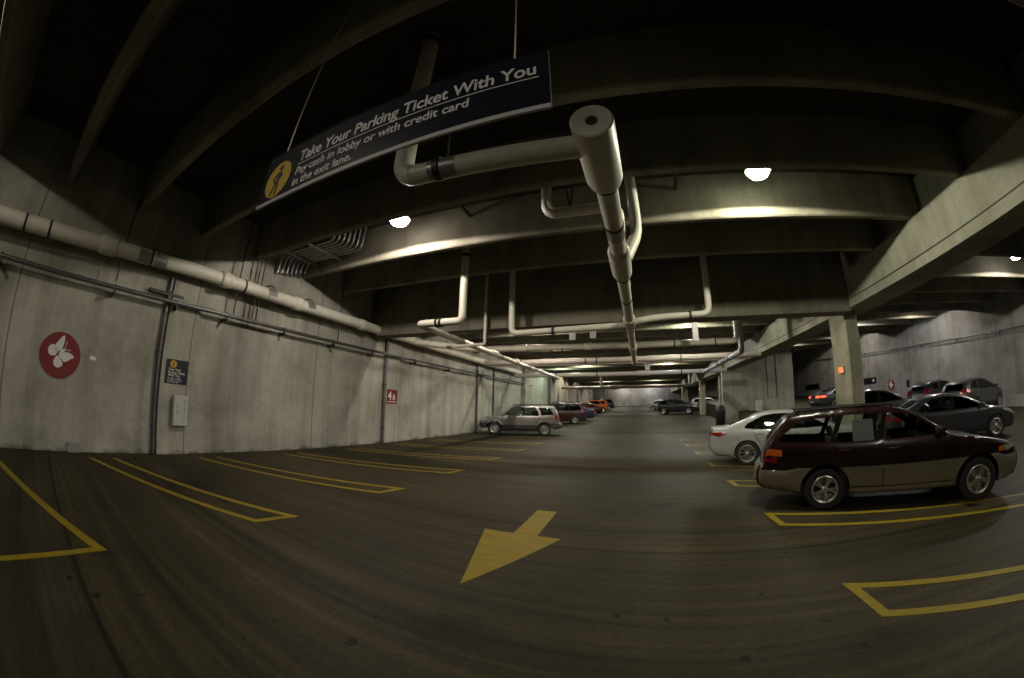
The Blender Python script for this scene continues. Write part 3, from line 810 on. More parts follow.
def side_patch(car, poly, off, m, name, parent, sides=(1, -1), grid=.09, label=None, holes=()):
    out = []
    V, tr = cdt_region(poly, holes, grid)
    for sd in sides:
        bm = bmesh.new(); vv = [bm.verts.new((p[0], sd*(car.y(p)+off), p[1])) for p in V]
        for f in tr:
            try: bm.faces.new([vv[q] for q in (f if sd < 0 else f[::-1])])
            except ValueError: pass
        bmesh.ops.recalc_face_normals(bm, faces=bm.faces[:])
        if bm.faces:
            n_ = sum((f.normal.y for f in bm.faces))
            if n_*sd < 0: bmesh.ops.reverse_faces(bm, faces=bm.faces[:])
        # give it thickness
        r2 = bmesh.ops.extrude_face_region(bm, geom=bm.faces[:])
        bmesh.ops.translate(bm, vec=(0, -sd*.006, 0), verts=[g_ for g_ in r2['geom'] if isinstance(g_, bmesh.types.BMVert)])
        bmesh.ops.recalc_face_normals(bm, faces=bm.faces[:])
        o = obj(name, bm, m, parent, 35)
        if label: o['label'] = label
        out.append(o)
    return out

def line_poly(pts, w):
    """thin ribbon polygon along a polyline"""
    L_, R_ = [], []
    for i, p in enumerate(pts):
        a = Vector(pts[max(0, i-1)]); b = Vector(pts[min(len(pts)-1, i+1)]); t = (b-a).normalized(); n = Vector((-t.y, t.x))
        L_.append(tuple(Vector(p)+n*w/2)); R_.append(tuple(Vector(p)-n*w/2))
    return L_+R_[::-1]

def wheel_bms(R0, rim, w, style):
    """tyre and rim, axle along y, outer side at -y"""
    t = bmesh.new(); h = w/2
    lathe(t, [(rim, -h*.8), (rim+.01, -h*.96), (R0*.86, -h*1.0), (R0*.96, -h*.9), (R0, -h*.62), (R0, h*.62), (R0*.96, h*.9), (R0*.86, h), (rim, h*.8)], Matrix.Rotation(PI/2, 4, 'X'), 40)
    r_ = bmesh.new()
    RX = Matrix.Rotation(PI/2, 4, 'X')
    # rotation +90 about x maps local +z to -y : positive height = outer side
    lathe(r_, [(rim+.012, h*.93), (rim, h*.97), (rim-.018, h*.9), (rim-.03, h*.6), (rim-.035, -h*.5), (rim-.05, -h*.55), (0, -h*.5)], RX, 40)
    n, pair, sw, hubr = style
    for k in range(n):
        a0 = 2*PI*k/n
        for s_ in ((-1, 1) if pair else (0,)):
            bm2 = bmesh.new()
            da = s_*pair
            # spoke as tapered box from hub to rim
            r0, r1 = hubr*.6, rim-.012
            pts = []
            for rr, ww, zz in ((r0, sw*.55, h*.78), ((r0+r1)/2, sw*.48, h*.84), (r1, sw*.62, h*.80)):
                tt = (rr-r0)/(r1-r0); an = a0+da*(.35+.65*tt)
                c, s2 = math.cos(an), math.sin(an)
                pts.append([(rr*c-ww*s2, rr*s2+ww*c, zz), (rr*c+ww*s2, rr*s2-ww*c, zz), (rr*c+ww*.7*s2, rr*s2-ww*.7*c, zz-.035), (rr*c-ww*.7*s2, rr*s2+ww*.7*c, zz-.035)])
            rings = [[r_.verts.new(RX @ Vector(q)) for q in ring] for ring in pts]
            for A_, B_ in zip(rings, rings[1:]):
                for q in range(4): r_.faces.new([A_[q], A_[(q+1) % 4], B_[(q+1) % 4], B_[q]])
            r_.faces.new(rings[0]); r_.faces.new(rings[-1][::-1])
            bm2.free()
    lathe(r_, [(0, h*.90), (hubr*.5, h*.9), (hubr*.62, h*.84), (hubr, h*.80), (hubr, h*.6)], RX, 20)
    bmesh.ops.recalc_face_normals(r_, faces=r_.faces[:])
    return t, r_

def seat_bm(x, y, w=.5):
    bm = box(bmesh.new(), x-.24, x+.26, y-w/2, y+w/2, .36, .54, .05)
    b2 = box(bmesh.new(), -.07, .07, -w/2, w/2, 0, .60, .05); box(b2, -.05, .05, -.13, .13, .62, .80, .04)
    bmesh.ops.transform(b2, matrix=Matrix.Translation((x-.22, y, .5)) @ Matrix.Rotation(R(-14), 4, 'Y'), verts=b2.verts[:])
    me = bpy.data.meshes.new('s'); b2.to_mesh(me); b2.free(); bm.from_mesh(me); bpy.data.meshes.remove(me); return bm

def build_car(spec, name, label, cat, loc, heading, body, fine=True, group=None, scale=1.0, lower=None, lit=None, glass=None, interior=True):
    c = Car(spec)
    root = thing(name, label, cat, loc, heading, group); root.scale = scale if isinstance(scale, tuple) else (scale,)*3
    a = c.wb/2
    up = smooth_line(c.profile, 4 if fine else 2)
    # mark glass spans on the profile: windshield between profile points wi, rear glass between ri
    N4 = 4 if fine else 2
    ar = c.ar
    za = c.sill
    def arch(cx):
        th = math.degrees(math.asin((c.wr-za)/ar)) if c.wr > za else 0
        return arc(cx, c.wr, ar, 180+th, -th, 16 if fine else 10)
    # outline: front bottom -> profile over the roof -> rear bottom -> rear arch -> sill -> front arch
    bottom = [(-c.rear*.985, za+.05)] if False else []
    low = arch(-a)+[(q, za) for q in [(-a+ar+ (2*a-2*ar)*i/4) for i in (1, 2, 3)]]+arch(a)
    outline = up+low
    # drop near-duplicates
    o2 = [outline[0]]
    for p in outline[1:]:
        if math.hypot(p[0]-o2[-1][0], p[1]-o2[-1][1]) > .004: o2.append(p)
    outline = o2
    c.top = up
    wins = [[tuple(p) for p in w_] for w_ in c.windows]
    wins_s = []
    for w_ in wins:
        q = []
        for i, p in enumerate(w_):                       # round each corner a little
            A_, P_, C_ = Vector(w_[i-1]), Vector(p), Vector(w_[(i+1) % len(w_)])
            r0 = min(.045, (A_-P_).length*.4, (C_-P_).length*.4)
            s0 = P_+(A_-P_).normalized()*r0; e0 = P_+(C_-P_).normalized()*r0
            for k in range(4):
                t = k/3; z = s0*(1-t)**2+P_*2*t*(1-t)+e0*t*t; q.append((z.x, z.y))
        wins_s.append(q)
    extra = []
    for d in ((.008, .02, .04, .07) if fine else (.02, .06)): extra += offset_in(outline, d)
    V, tr = cdt_region(outline, wins_s, .08 if fine else .16, extra)
    bm = bmesh.new(); YV = [c.y(p) for p in V]
    key = {}
    for sd in (1, -1):
        vv = [bm.verts.new((p[0], sd*y, p[1])) for p, y in zip(V, YV)]
        for i, p in enumerate(V): key[(round(p[0], 4), round(p[1], 4), sd)] = vv[i]
        for f in tr:
            q = [vv[i] for i in f]
            try: bm.faces.new(q if sd < 0 else q[::-1])
            except ValueError: pass
    # cross strips over the outline
    nl = 11 if fine else 7
    ts = [-1+2*i/(nl-1) for i in range(nl)]
    def cross(p):
        y = c.y(p); zr = p[1]
        row_ = []
        wend = max(0, (abs(p[0])-(a+.15))/((c.front if p[0] > 0 else c.rear)-(a+.15)))
        for t in ts:
            e = 1-t*t
            bulge = (c.bulge_f if p[0] > 0 else -c.bulge_r)*min(1, wend)
            top_ = zr > c.belt-.12
            row_.append((p[0]+bulge*e, t*y, p[1]+(c.crown*e if top_ else 0)))
        return row_
    nup = len(up)
    rows = [cross(p) for p in outline]
    wi = (c.wi[0]*N4, c.wi[1]*N4); ri = (c.ri[0]*N4, c.ri[1]*N4)
    grid_v = []
    for p, rw in zip(outline, rows):
        line = []
        for j, t in enumerate(ts):
            if j in (0, nl-1):
                k = key.get((round(p[0], 4), round(p[1], 4), -1 if j == 0 else 1))
                if k is None: k = bm.verts.new(rw[j])
                line.append(k)
            else: line.append(bm.verts.new(rw[j]))
        grid_v.append(line)
    n = len(outline); gl = {'windscreen': [], 'rear_window': []}
    for i in range(n):
        i2 = (i+1) % n
        for j in range(nl-1):
            isg = None
            if wi[0] < i < wi[1]-1 and 0 < j < nl-2: isg = 'windscreen'
            if ri[0] < i < ri[1]-1 and 0 < j < nl-2: isg = 'rear_window'
            if isg: gl[isg].append((i, j)); continue
            f = [grid_v[i][j], grid_v[i2][j], grid_v[i2][j+1], grid_v[i][j+1]]
            try:
                fc = bm.faces.new(f)
                if i >= nup-1: fc.material_index = 1
            except ValueError: pass
    bmesh.ops.remove_doubles(bm, verts=bm.verts[:], dist=1e-4)
    bmesh.ops.recalc_face_normals(bm, faces=bm.faces[:])
    for f in bm.faces:
        z = f.calc_center_median().z
    obj('body', bm, [body, TRIM], root, 38)
    G_ = glass or GLASS
    for nm, cells in gl.items():
        if not cells: continue
        bm = bmesh.new(); cache = {}
        def gv(i, j):
            if (i, j) not in cache:
                x, y, z = rows[i][j]; cache[(i, j)] = bm.verts.new((x, y, z-.004))
            return cache[(i, j)]
        for i, j in cells: bm.faces.new([gv(i, j), gv(i+1, j), gv(i+1, j+1), gv(i, j+1)])
        bmesh.ops.recalc_face_normals(bm, faces=bm.faces[:])
        obj(nm, bm, G_, root, 60)
    for w_ in wins_s:
        V2, t2 = cdt_region(w_, [], .2)
        for sd in (1, -1):
            bm = bmesh.new(); vv = [bm.verts.new((p[0], sd*(c.y(p)-.01), p[1])) for p in V2]
            for f in t2: bm.faces.new([vv[i] for i in (f if sd < 0 else f[::-1])])
            obj('side_window', bm, G_, root, 60)
    # blacked-out pillars / frames
    for p_ in c.pillars: side_patch(c, p_, .003, PILLAR, 'window_pillar', root, grid=.1)
    if lower:
        hl = [arc(q, c.wr, ar+.004, 0, 360-12, 30) for q in (a, -a)]
        for poly in c.lower: side_patch(c, poly, .012, lower, 'lower_cladding', root, grid=.1, holes=hl)
        for x0, x1, z0, z1 in c.bumpers:
            bm = bmesh.new(); pr = [p for p in smooth_line(c.profile, 4) if z0 <= p[1] <= z1 and x0 <= p[0] <= x1]
            g2 = [[bm.verts.new((q[0]+(.02 if q[0] > 0 else -.02), q[1]*1.022, q[2])) for q in cross(p)] for p in pr]
            for A_, B_ in zip(g2, g2[1:]):
                for q in range(nl-1): bm.faces.new([A_[q], A_[q+1], B_[q+1], B_[q]])
            bmesh.ops.recalc_face_normals(bm, faces=bm.faces[:])
            obj('bumper', bm, lower, root, 40)
    if fine:
        for i, ln in enumerate(c.gaps):
            ln = [(p[0]+(q[0]-p[0])*k/6, p[1]+(q[1]-p[1])*k/6) for p, q in zip(ln, ln[1:]) for k in range(6)]+[ln[-1]]
            side_patch(c, line_poly(ln, .014), .0145 if lower else .0025, TRIM, 'door_gap', root, grid=0)
        for poly in spec.get('skirt', []): side_patch(c, poly, .02, spec['skirt_mat'], 'side_skirt', root, grid=.1)
        for (x, z) in c.handles:
            for sd in (1, -1):
                y = c.y((x, z))
                bm = box(bmesh.new(), x-.09, x+.09, sd*(y+.012)-.014, sd*(y+.012)+.014, z-.016, z+.016, .008)
                obj('door_handle', bm, spec.get('handle_mat', body), root, 40)
        for sd in (1, -1):
            x, z = c.mirror; y = c.y((x, z))
            bm = box(bmesh.new(), x-.07, x+.07, sd*(y+.10)-.10, sd*(y+.10)+.10, z-.06, z+.07, .035)
            obj('side_mirror', bm, spec.get('mirror_mat', body), root, 40)
    for poly in c.headlights: side_patch(c, poly, .014, HEAD_ON if lit == 'head' else LAMP_CLR, 'headlight', root, grid=.08)
    for poly in c.taillights: side_patch(c, poly, .014, RED_ON if lit == 'tail' else LAMP_RED, 'tail_light', root, grid=.08)
    for poly in c.ambers: side_patch(c, poly, .014, LAMP_AMB, 'marker_lamp', root, grid=.08)
    # lamps wrapped round the ends
    for (x, z0, z1, t0, t1, kind) in c.endlamps:
        m_ = {'h': HEAD_ON if lit == 'head' else LAMP_CLR, 't': RED_ON if lit == 'tail' else LAMP_RED, 'w': WHITE_ON if lit == 'tail' else LAMP_CLR, 'g': TRIM, 'p': PLATE}[kind]
        prof = [p for p in smooth_line(c.profile, 10) if z0 <= p[1] <= z1 and (p[0] > 0) == (x > 0) and abs(p[0]) > a+.3]
        for sd in ((1, -1) if t0 > 0 else (1,)):
            bm = bmesh.new(); rws = []
            for p in prof:
                y = c.y(p); rws.append([])
                for q in range(7):
                    t = t0+(t1-t0)*q/6; e = 1-t*t
                    wend = max(0, (abs(p[0])-(a+.15))/((c.front if p[0] > 0 else c.rear)-(a+.15)))
                    b_ = (c.bulge_f if p[0] > 0 else -c.bulge_r)*min(1, wend)
                    rws[-1].append(bm.verts.new((p[0]+b_*e+(.012 if x > 0 else -.012), sd*t*y, p[1])))
            for A_, B_ in zip(rws, rws[1:]):
                for q in range(6): bm.faces.new([A_[q], A_[q+1], B_[q+1], B_[q]])
            if len(bm.faces):
                bmesh.ops.recalc_face_normals(bm, faces=bm.faces[:])
                obj({'h': 'headlight', 't': 'tail_light', 'w': 'reversing_light', 'g': 'grille', 'p': 'number_plate'}[kind], bm, m_, root, 40)
            else: bm.free()
    if c.rails:
        for sd in (1, -1):
            x0, x1, z = c.rails; y = sd*(c.y((0, z-.10))-.10)
            bm = T([(x0, y, z-.09), (x0+.08, y, z), ((x0+x1)/2, y, z+.015), (x1-.08, y, z), (x1, y, z-.09)], .018, .06, 8)
            obj('roof_rail', bm, TRIM, root, 50)
    # wheels
    tb, rb = wheel_bms(c.wr, c.rim, c.tw, c.spokes)
    tm = bpy.data.meshes.new('wheel'); tb.to_mesh(tm); tb.free(); tm.materials.append(TYRE)
    rm = bpy.data.meshes.new('wheel_rim'); rb.to_mesh(rm); rb.free(); rm.materials.append(spec.get('rim_mat', ALLOY))
    for m_ in (tm, rm):
        for p in m_.polygons: p.use_smooth = True
        m_.set_sharp_from_angle(angle=R(35))
    for x in (a, -a):
        for sd in (1, -1):
            o = link(bpy.data.objects.new('wheel', tm), root); o.location = (x, sd*(c.W/2-c.tw/2-.015), c.wr)
            o.rotation_euler = (0, random.uniform(0, 1), 0 if sd < 0 else PI)
            ri_ = link(bpy.data.objects.new('wheel_rim', rm), o)
    if interior:
        obj('cabin_floor', box(bmesh.new(), -c.rear*.72, a*.75, -c.W/2+.12, c.W/2-.12, .25, .40, .02), CABIN, root)
        obj('dashboard', box(bmesh.new(), a*.38, c.profile[c.wi[0]][0]-.14, -c.W/2+.16, c.W/2-.16, .62, c.belt-.03, .05), CABIN, root)
        if fine:
            for y in (.37, -.37): obj('front_seat', seat_bm(.12, y), SEAT, root, 40)
            obj('rear_seat', seat_bm(-.78, 0, 1.2), SEAT, root, 40)
            st_ = lathe(bmesh.new(), [(.175+.014*math.cos(2*PI*q/8), .014*math.sin(2*PI*q/8)) for q in range(8)], Matrix.Translation((a*.40, .37, c.belt+.02)) @ Matrix.Rotation(R(-65), 4, 'Y'), 24, True)
            obj('steering_wheel', st_, CABIN, root, 60)
    return root, c

WAGON = dict(W=1.745, wb=2.65, front=2.17, rear=2.48, belt=1.065, tumble=.42, nose=.16, tail=.11, flare=.014, wr=.335, ar=.41, rim=.21, tw=.205, sill=.25,
    round=.07, crown=.03, bulge_f=.10, bulge_r=.09, spokes=(5, .19, .034, .06),
    profile=[(1.98, .27), (2.1, .32), (2.155, .46), (2.15, .60), (2.11, .72), (2.03, .80), (1.75, .885), (1.35, .965), (.86, 1.05), (.56, 1.23), (.24, 1.42), (.02, 1.505), (-.25, 1.555), (-.75, 1.58), (-1.35, 1.57), (-1.8, 1.525), (-1.98, 1.475), (-2.17, 1.28), (-2.31, 1.07), (-2.36, .88), (-2.385, .74), (-2.44, .70), (-2.47, .52), (-2.44, .40), (-2.28, .31), (-1.9, .28)],
    wi=(8, 11), ri=(16, 18),
    windows=[[(.66, 1.09), (.13, 1.425), (-.28, 1.47), (-.36, 1.075)], [(-.44, 1.075), (-.36, 1.475), (-1.02, 1.48), (-1.18, 1.075)], [(-1.27, 1.08), (-1.12, 1.475), (-1.76, 1.435), (-2.12, 1.15), (-2.08, 1.10)]],
    pillars=[[(-.438, 1.07), (-.362, 1.07), (-.282, 1.475), (-.358, 1.48)], [(-1.268, 1.075), (-1.182, 1.07), (-1.023, 1.485), (-1.117, 1.48)]],
    lower=[[(-2.43, .42), (-2.46, .52), (-2.435, .69), (-1.3, .68), (1.3, .70), (2.115, .69), (2.145, .58), (2.145, .46), (2.09, .33), (1.9, .275), (-1.9, .29), (-2.27, .325)]],
    bumpers=[(1.85, 2.4, .30, .68), (-2.6, -2.1, .32, .72)],
    gaps=[[(.82, .70), (.86, .85), (.84, 1.03)], [(-.36, .28), (-.37, .6), (-.38, 1.035)], [(-.92, .76), (-1.06, .88), (-1.2, 1.035)], [(.92, .705), (.0, .70), (-.9, .695)], [(.86, .36), (0, .355), (-.9, .36)]],
    handles=[(-.2, .935), (-1.03, .945)], mirror=(.58, 1.13),
    headlights=[[(1.80, .80), (2.03, .775), (2.115, .71), (1.86, .71)]], taillights=[[(-2.14, .86), (-2.355, .87), (-2.375, .77), (-2.14, .76)]],
    ambers=[[(-2.06, .88), (-2.06, .98), (-2.30, 1.0), (-2.345, .88)], [(1.70, .715), (1.71, .79), (1.79, .795), (1.83, .715)]],
    endlamps=[(2, .66, .79, .55, .93, 'h'), (2, .66, .78, -.45, .45, 'g'), (-2, .78, .98, .72, .96, 't'), (-2, .74, .86, -.28, .28, 'p')],
    rails=(-.2, -1.75, 1.59))
SEDAN = dict(W=1.835, wb=2.795, front=2.33, rear=2.49, belt=.93, tumble=.52, nose=.2, tail=.17, flare=.006, wr=.335, ar=.375, rim=.225, tw=.21, sill=.22,
    round=.09, crown=.035, bulge_f=.16, bulge_r=.13, spokes=(9, 0, .026, .05),
    profile=[(2.1, .22), (2.26, .28), (2.32, .45), (2.28, .62), (2.15, .74), (1.85, .86), (1.45, .945), (1.12, .99), (.75, 1.17), (.38, 1.33), (.05, 1.425), (-.35, 1.465), (-.8, 1.45), (-1.2, 1.37), (-1.62, 1.20), (-2.0, 1.06), (-2.30, 1.035), (-2.40, 1.02), (-2.42, .9), (-2.47, .72), (-2.49, .55), (-2.44, .38), (-2.3, .26), (-2.0, .23)],
    wi=(7, 10), ri=(13, 15),
    windows=[[(.90, .99), (.30, 1.28), (-.15, 1.385), (-.20, .965)], [(-.26, .965), (-.21, 1.388), (-.62, 1.395), (-.98, 1.345), (-1.42, 1.14), (-1.50, 1.03), (-1.2, .985)]],
    pillars=[[(-.255, .965), (-.205, .965), (-.155, 1.386), (-.205, 1.388)]],
    lower=[], bumpers=[],
    gaps=[[(1.0, .3), (1.05, .6), (1.02, .96)], [(-.2, .26), (-.21, .6), (-.23, .96)], [(-1.0, .55), (-1.12, .75), (-1.28, .975)], [(1.0, .31), (0, .3), (-.9, .33)]],
    handles=[(-.05, .86), (-1.05, .88)], mirror=(.82, 1.02),
    headlights=[[(2.1, .76), (1.7, .86), (1.72, .78), (2.22, .62), (2.26, .64)]], taillights=[[(-2.43, .84), (-2.41, .93), (-2.1, .93), (-1.98, .89), (-2.2, .80)]], ambers=[],
    endlamps=[(2, .60, .74, .62, .95, 'h'), (2, .42, .66, -.5, .5, 'g'), (-2, .80, .95, .5, .96, 't'), (-2, .5, .62, -.28, .28, 'p')], rails=None)
HATCH = dict(SEDAN, W=1.77, wb=2.6, front=2.2, rear=2.05, belt=.98, handle_mat=TRIM, spokes=(5, .0, .05, .07),
    profile=[(2.0, .24), (2.13, .30), (2.19, .46), (2.16, .64), (2.04, .76), (1.78, .89), (1.4, .985), (1.16, 1.03), (.8, 1.21), (.4, 1.39), (.1, 1.48), (-.35, 1.53), (-.85, 1.525), (-1.35, 1.46), (-1.72, 1.36), (-1.9, 1.14), (-1.98, 1.0), (-2.01, .86), (-2.04, .70), (-2.05, .5), (-2.0, .34), (-1.85, .26)],
    wi=(7, 10), ri=(14, 16),
    windows=[[(.88, 1.04), (.32, 1.33), (-.12, 1.44), (-.17, 1.01)], [(-.24, 1.01), (-.19, 1.445), (-.75, 1.45), (-.95, 1.02)], [(-1.03, 1.03), (-.86, 1.44), (-1.28, 1.38), (-1.58, 1.2), (-1.58, 1.12)]],
    pillars=[[(-.235, 1.01), (-.175, 1.01), (-.125, 1.44), (-.185, 1.445)]],
    gaps=[[(.95, .3), (1.0, .6), (1.0, 1.0)], [(-.19, .26), (-.2, .6), (-.21, 1.0)], [(-.86, .6), (-.95, .8), (-1.0, 1.01)]],
    handles=[(-.03, .93), (-.82, .94)], mirror=(.84, 1.08),
    headlights=[[(2.0, .77), (1.66, .88), (1.68, .80), (2.08, .66), (2.13, .68)]], taillights=[[(-2.0, .9), (-1.96, 1.06), (-1.8, 1.08), (-1.78, .94)]],
    ambers=[[(1.98, .72), (1.86, .77), (1.9, .70), (2.04, .66)]],
    endlamps=[(2, .62, .76, .6, .95, 'h'), (2, .40, .6, -.5, .5, 'g'), (-2, .86, 1.1, .72, .96, 't'), (-2, .66, .76, -.28, .28, 'p')])
SUV = dict(W=1.78, wb=2.62, front=2.1, rear=2.2, belt=1.06, tumble=.30, nose=.16, tail=.10, flare=.02, wr=.345, ar=.43, rim=.205, tw=.215, sill=.38,
    round=.07, crown=.03, bulge_f=.10, bulge_r=.08, spokes=(5, .2, .04, .07),
    profile=[(1.9, .34), (2.04, .38), (2.1, .52), (2.08, .70), (2.02, .86), (1.9, .95), (1.5, 1.03), (1.17, 1.08), (.9, 1.26), (.62, 1.47), (.42, 1.58), (.1, 1.645), (-.6, 1.675), (-1.3, 1.665), (-1.72, 1.62), (-1.85, 1.56), (-1.95, 1.33), (-2.03, 1.10), (-2.07, .9), (-2.09, .74), (-2.17, .70), (-2.2, .55), (-2.15, .42), (-1.95, .36)],
    wi=(7, 10), ri=(15, 17),
    windows=[[(.86, 1.12), (.46, 1.48), (-.06, 1.555), (-.10, 1.09)], [(-.18, 1.09), (-.14, 1.56), (-.80, 1.57), (-.98, 1.32), (-1.0, 1.09)], [(-1.12, 1.12), (-1.10, 1.34), (-.95, 1.56), (-1.58, 1.53), (-1.80, 1.16)]],
    pillars=[[(-.175, 1.09), (-.105, 1.09), (-.065, 1.555), (-.135, 1.56)]],
    lower=[[(-2.14, .43), (-2.19, .56), (-2.10, .70), (-1.3, .66), (-.9, .585), (.9, .585), (1.3, .68), (2.06, .70), (2.09, .55), (2.03, .40), (1.9, .39), (-1.9, .40)]],
    bumpers=[(1.8, 2.4, .36, .70), (-2.6, -1.9, .38, .72)],
    gaps=[[(.90, .45), (.94, .8), (.92, 1.07)], [(-.13, .42), (-.14, 1.08)], [(-.88, .7), (-1.0, .85), (-1.04, 1.08)]],
    handles=[(-.0, .97), (-.86, .98)], mirror=(.82, 1.17),
    headlights=[[(2.0, .88), (1.72, .93), (1.74, .78), (2.06, .74)]], taillights=[[(-2.07, .9), (-1.98, 1.15), (-1.82, 1.15), (-1.88, .9)]], ambers=[],
    endlamps=[(2, .74, .9, .55, .95, 'h'), (2, .74, .88, -.45, .45, 'g'), (-2, .88, 1.25, .78, .97, 't'), (-2, .78, .9, -.28, .28, 'p')], rails=(.3, -1.6, 1.72))
VAN = dict(SUV, W=1.95, wb=2.95, front=2.4, rear=2.35, belt=1.05, sill=.28, wr=.33, ar=.39, spokes=(7, 0, .03, .06),
    profile=[(2.2, .26), (2.34, .33), (2.4, .5), (2.37, .68), (2.25, .84), (1.95, .98), (1.6, 1.07), (1.4, 1.13), (1.0, 1.36), (.6, 1.57), (.3, 1.67), (-.2, 1.735), (-.9, 1.75), (-1.5, 1.72), (-1.95, 1.64), (-2.08, 1.55), (-2.2, 1.3), (-2.27, 1.08), (-2.3, .9), (-2.31, .74), (-2.35, .66), (-2.35, .5), (-2.28, .36), (-2.1, .29)],
    windows=[[(1.0, 1.13), (.5, 1.5), (.02, 1.62), (-.02, 1.09)], [(-.1, 1.09), (-.06, 1.625), (-.9, 1.64), (-.95, 1.09)], [(-1.05, 1.09), (-1.0, 1.64), (-1.7, 1.60), (-2.0, 1.2), (-1.9, 1.12)]],
    pillars=[[(-.095, 1.09), (-.025, 1.09), (.015, 1.62), (-.055, 1.625)], [(-1.045, 1.09), (-.955, 1.09), (-.905, 1.64), (-.995, 1.64)]],
    lower=[], bumpers=[], gaps=[[(1.05, .35), (1.08, 1.08)], [(-.06, .3), (-.06, 1.08)], [(-1.0, .4), (-1.0, 1.08)]], handles=[(.06, .98), (-.16, .98)], mirror=(1.02, 1.2),
    headlights=[[(2.25, .8), (1.95, .9), (2.0, .76), (2.34, .68)]], taillights=[[(-2.27, 1.0), (-2.22, 1.24), (-2.08, 1.24), (-2.1, .95)]],
    endlamps=[(2, .66, .82, .6, .95, 'h'), (2, .5, .72, -.4, .4, 'g'), (-2, .95, 1.25, .8, .97, 't'), (-2, .8, .9, -.28, .28, 'p')], rails=(.2, -1.9, 1.79))

def paint(name, col, metal=.0, rough=.35): return mat(name, col, rough, metal, .5, coat=1.0)
H17 = R(-17.2)
def hv(a): return Vector((math.cos(a), math.sin(a), 0))
ah = R(-21)
wag, wc = build_car(dict(WAGON, skirt=[[(.84, .275), (.87, .345), (-.87, .345), (-.84, .275)]], skirt_mat=mat('pale gold skirt', (.30, .265, .20), .45, .25), handle_mat=paint('wagon handle', (.05, .006, .008))), 'station_wagon', 'dark maroon station wagon with gold-grey lower cladding, parked in front on the right', 'car',
    (4.385, 5.78, 0), R(-21.3), mat('dark maroon paint', (.013, .0025, .003), .3, spec=.35, coat=.45), lower=mat('gold grey cladding', (.19, .165, .115), .45, .25, coat=.3), scale=.947, glass=GLASS_L)
# sheet of paper inside the rear door window
bm = bmesh.new(); box(bm, -.86, -.50, -.735, -.732, 1.06, 1.42)
bmesh.ops.transform(bm, matrix=Matrix.Translation((0, -.745, 1.0)) @ Matrix.Rotation(R(-21), 4, 'X') @ Matrix.Translation((0, .745, -1.0)), verts=bm.verts[:])
obj('paper_sheet', bm, PAPER, wag)
build_car(SEDAN, 'sedan', 'white sedan parked just behind the maroon wagon', 'car', (4.52, 10.45, 0), H17, paint('white car paint', (.36, .36, .35)), scale=.97)
build_car(dict(SEDAN, ambers=[[(2.02, .70), (2.0, .76), (1.86, .80), (1.88, .72)]], rim_mat=ALLOY, spokes=(5, 0, .05, .07)), 'sedan', 'dark grey sedan beyond the bonnet of the maroon wagon', 'car', (10.12, 10.18, rz(10)), H17, paint('dark grey paint', (.04, .042, .048), .3), scale=.95)
h2 = R(17.2)
build_car(dict(HATCH, W=1.84), 'hatchback', 'grey hatchback seen from behind in front of the right wall', 'car', (16.8, 15.0, rz(15.0)), R(14), paint('grey green paint', (.04, .042, .04), .3), scale=1.0, glass=GLASS_D)
build_car(HATCH, 'hatchback', 'black hatchback just left of the grey one by the right wall', 'car', (17.1, 18.0, rz(18.0)), R(14), paint('black paint', (.015, .015, .017)), fine=False, glass=GLASS_D)
build_car(HATCH, 'hatchback', 'black car with bright headlamps behind the maroon wagon roof', 'car', (10.75, 15.1, rz(15.1)-.05), H17, paint('glossy black paint', (.012, .012, .013)), fine=False, lit='head', glass=GLASS_D)
build_car(SEDAN, 'sedan', 'dark car with lit red tail lamps left of the near column', 'car', (14.4, 24.3, rz(24.3)), R(5), paint('dark blue paint', (.03, .032, .04)), fine=False, lit='tail', glass=GLASS_D)
h3 = PI+R(17.2)
build_car(SUV, 'sport_utility_vehicle', 'silver sport utility vehicle parked against the left wall', 'car', (-6.8, 20.25, 0), PI+R(15.5), paint('silver paint', (.30, .29, .275), .5), lower=mat('dark grey plastic', (.035, .035, .037), .55), scale=(1.08, 1.08, 1.02))
build_car(VAN, 'minivan', 'dark red minivan right behind the silver vehicle', 'car', (-6.75, 29.3, fz(29.3)), h3, paint('dark red paint', (.032, .005, .004)), fine=False)
build_car(SEDAN, 'sedan', 'dark blue sedan beyond the dark red minivan', 'car', (-6.6, 33.2, fz(33.2)), h3, paint('navy paint', (.015, .02, .06)), fine=False)
build_car(SEDAN, 'sedan', 'dark red sedan in the row far down the left side', 'car', (-6.6, 41.0, fz(41)), h3, paint('wine red paint', (.04, .005, .006)), fine=False)
build_car(SUV, 'sport_utility_vehicle', 'orange vehicle far down the left side', 'car', (-6.3, 48.6, fz(48.6)), h3, paint('orange paint', (.40, .09, .008)), fine=False)
build_car(VAN, 'minivan', 'dark vehicle furthest down the left side', 'car', (-6.2, 56.0, fz(56)), h3, paint('black green paint', (.012, .018, .018)), fine=False)
build_car(HATCH, 'hatchback', 'black car parked far down the right side of the aisle', 'car', (4.45, 42.6, fz(42.6)), H17, paint('deep black paint', (.012, .013, .016)), fine=False, scale=1.1)
build_car(SEDAN, 'sedan', 'white car mostly hidden behind the far black car', 'car', (3.7, 54.0, fz(54)), H17, paint('far white paint', (.4, .4, .4)), fine=False)
build_car(SUV, 'sport_utility_vehicle', 'white vehicle behind the far dark column', 'car', (8.9, 48.0, fz(48)), R(-5), paint('plain white paint', (.38, .385, .385)), fine=False, glass=GLASS_D)

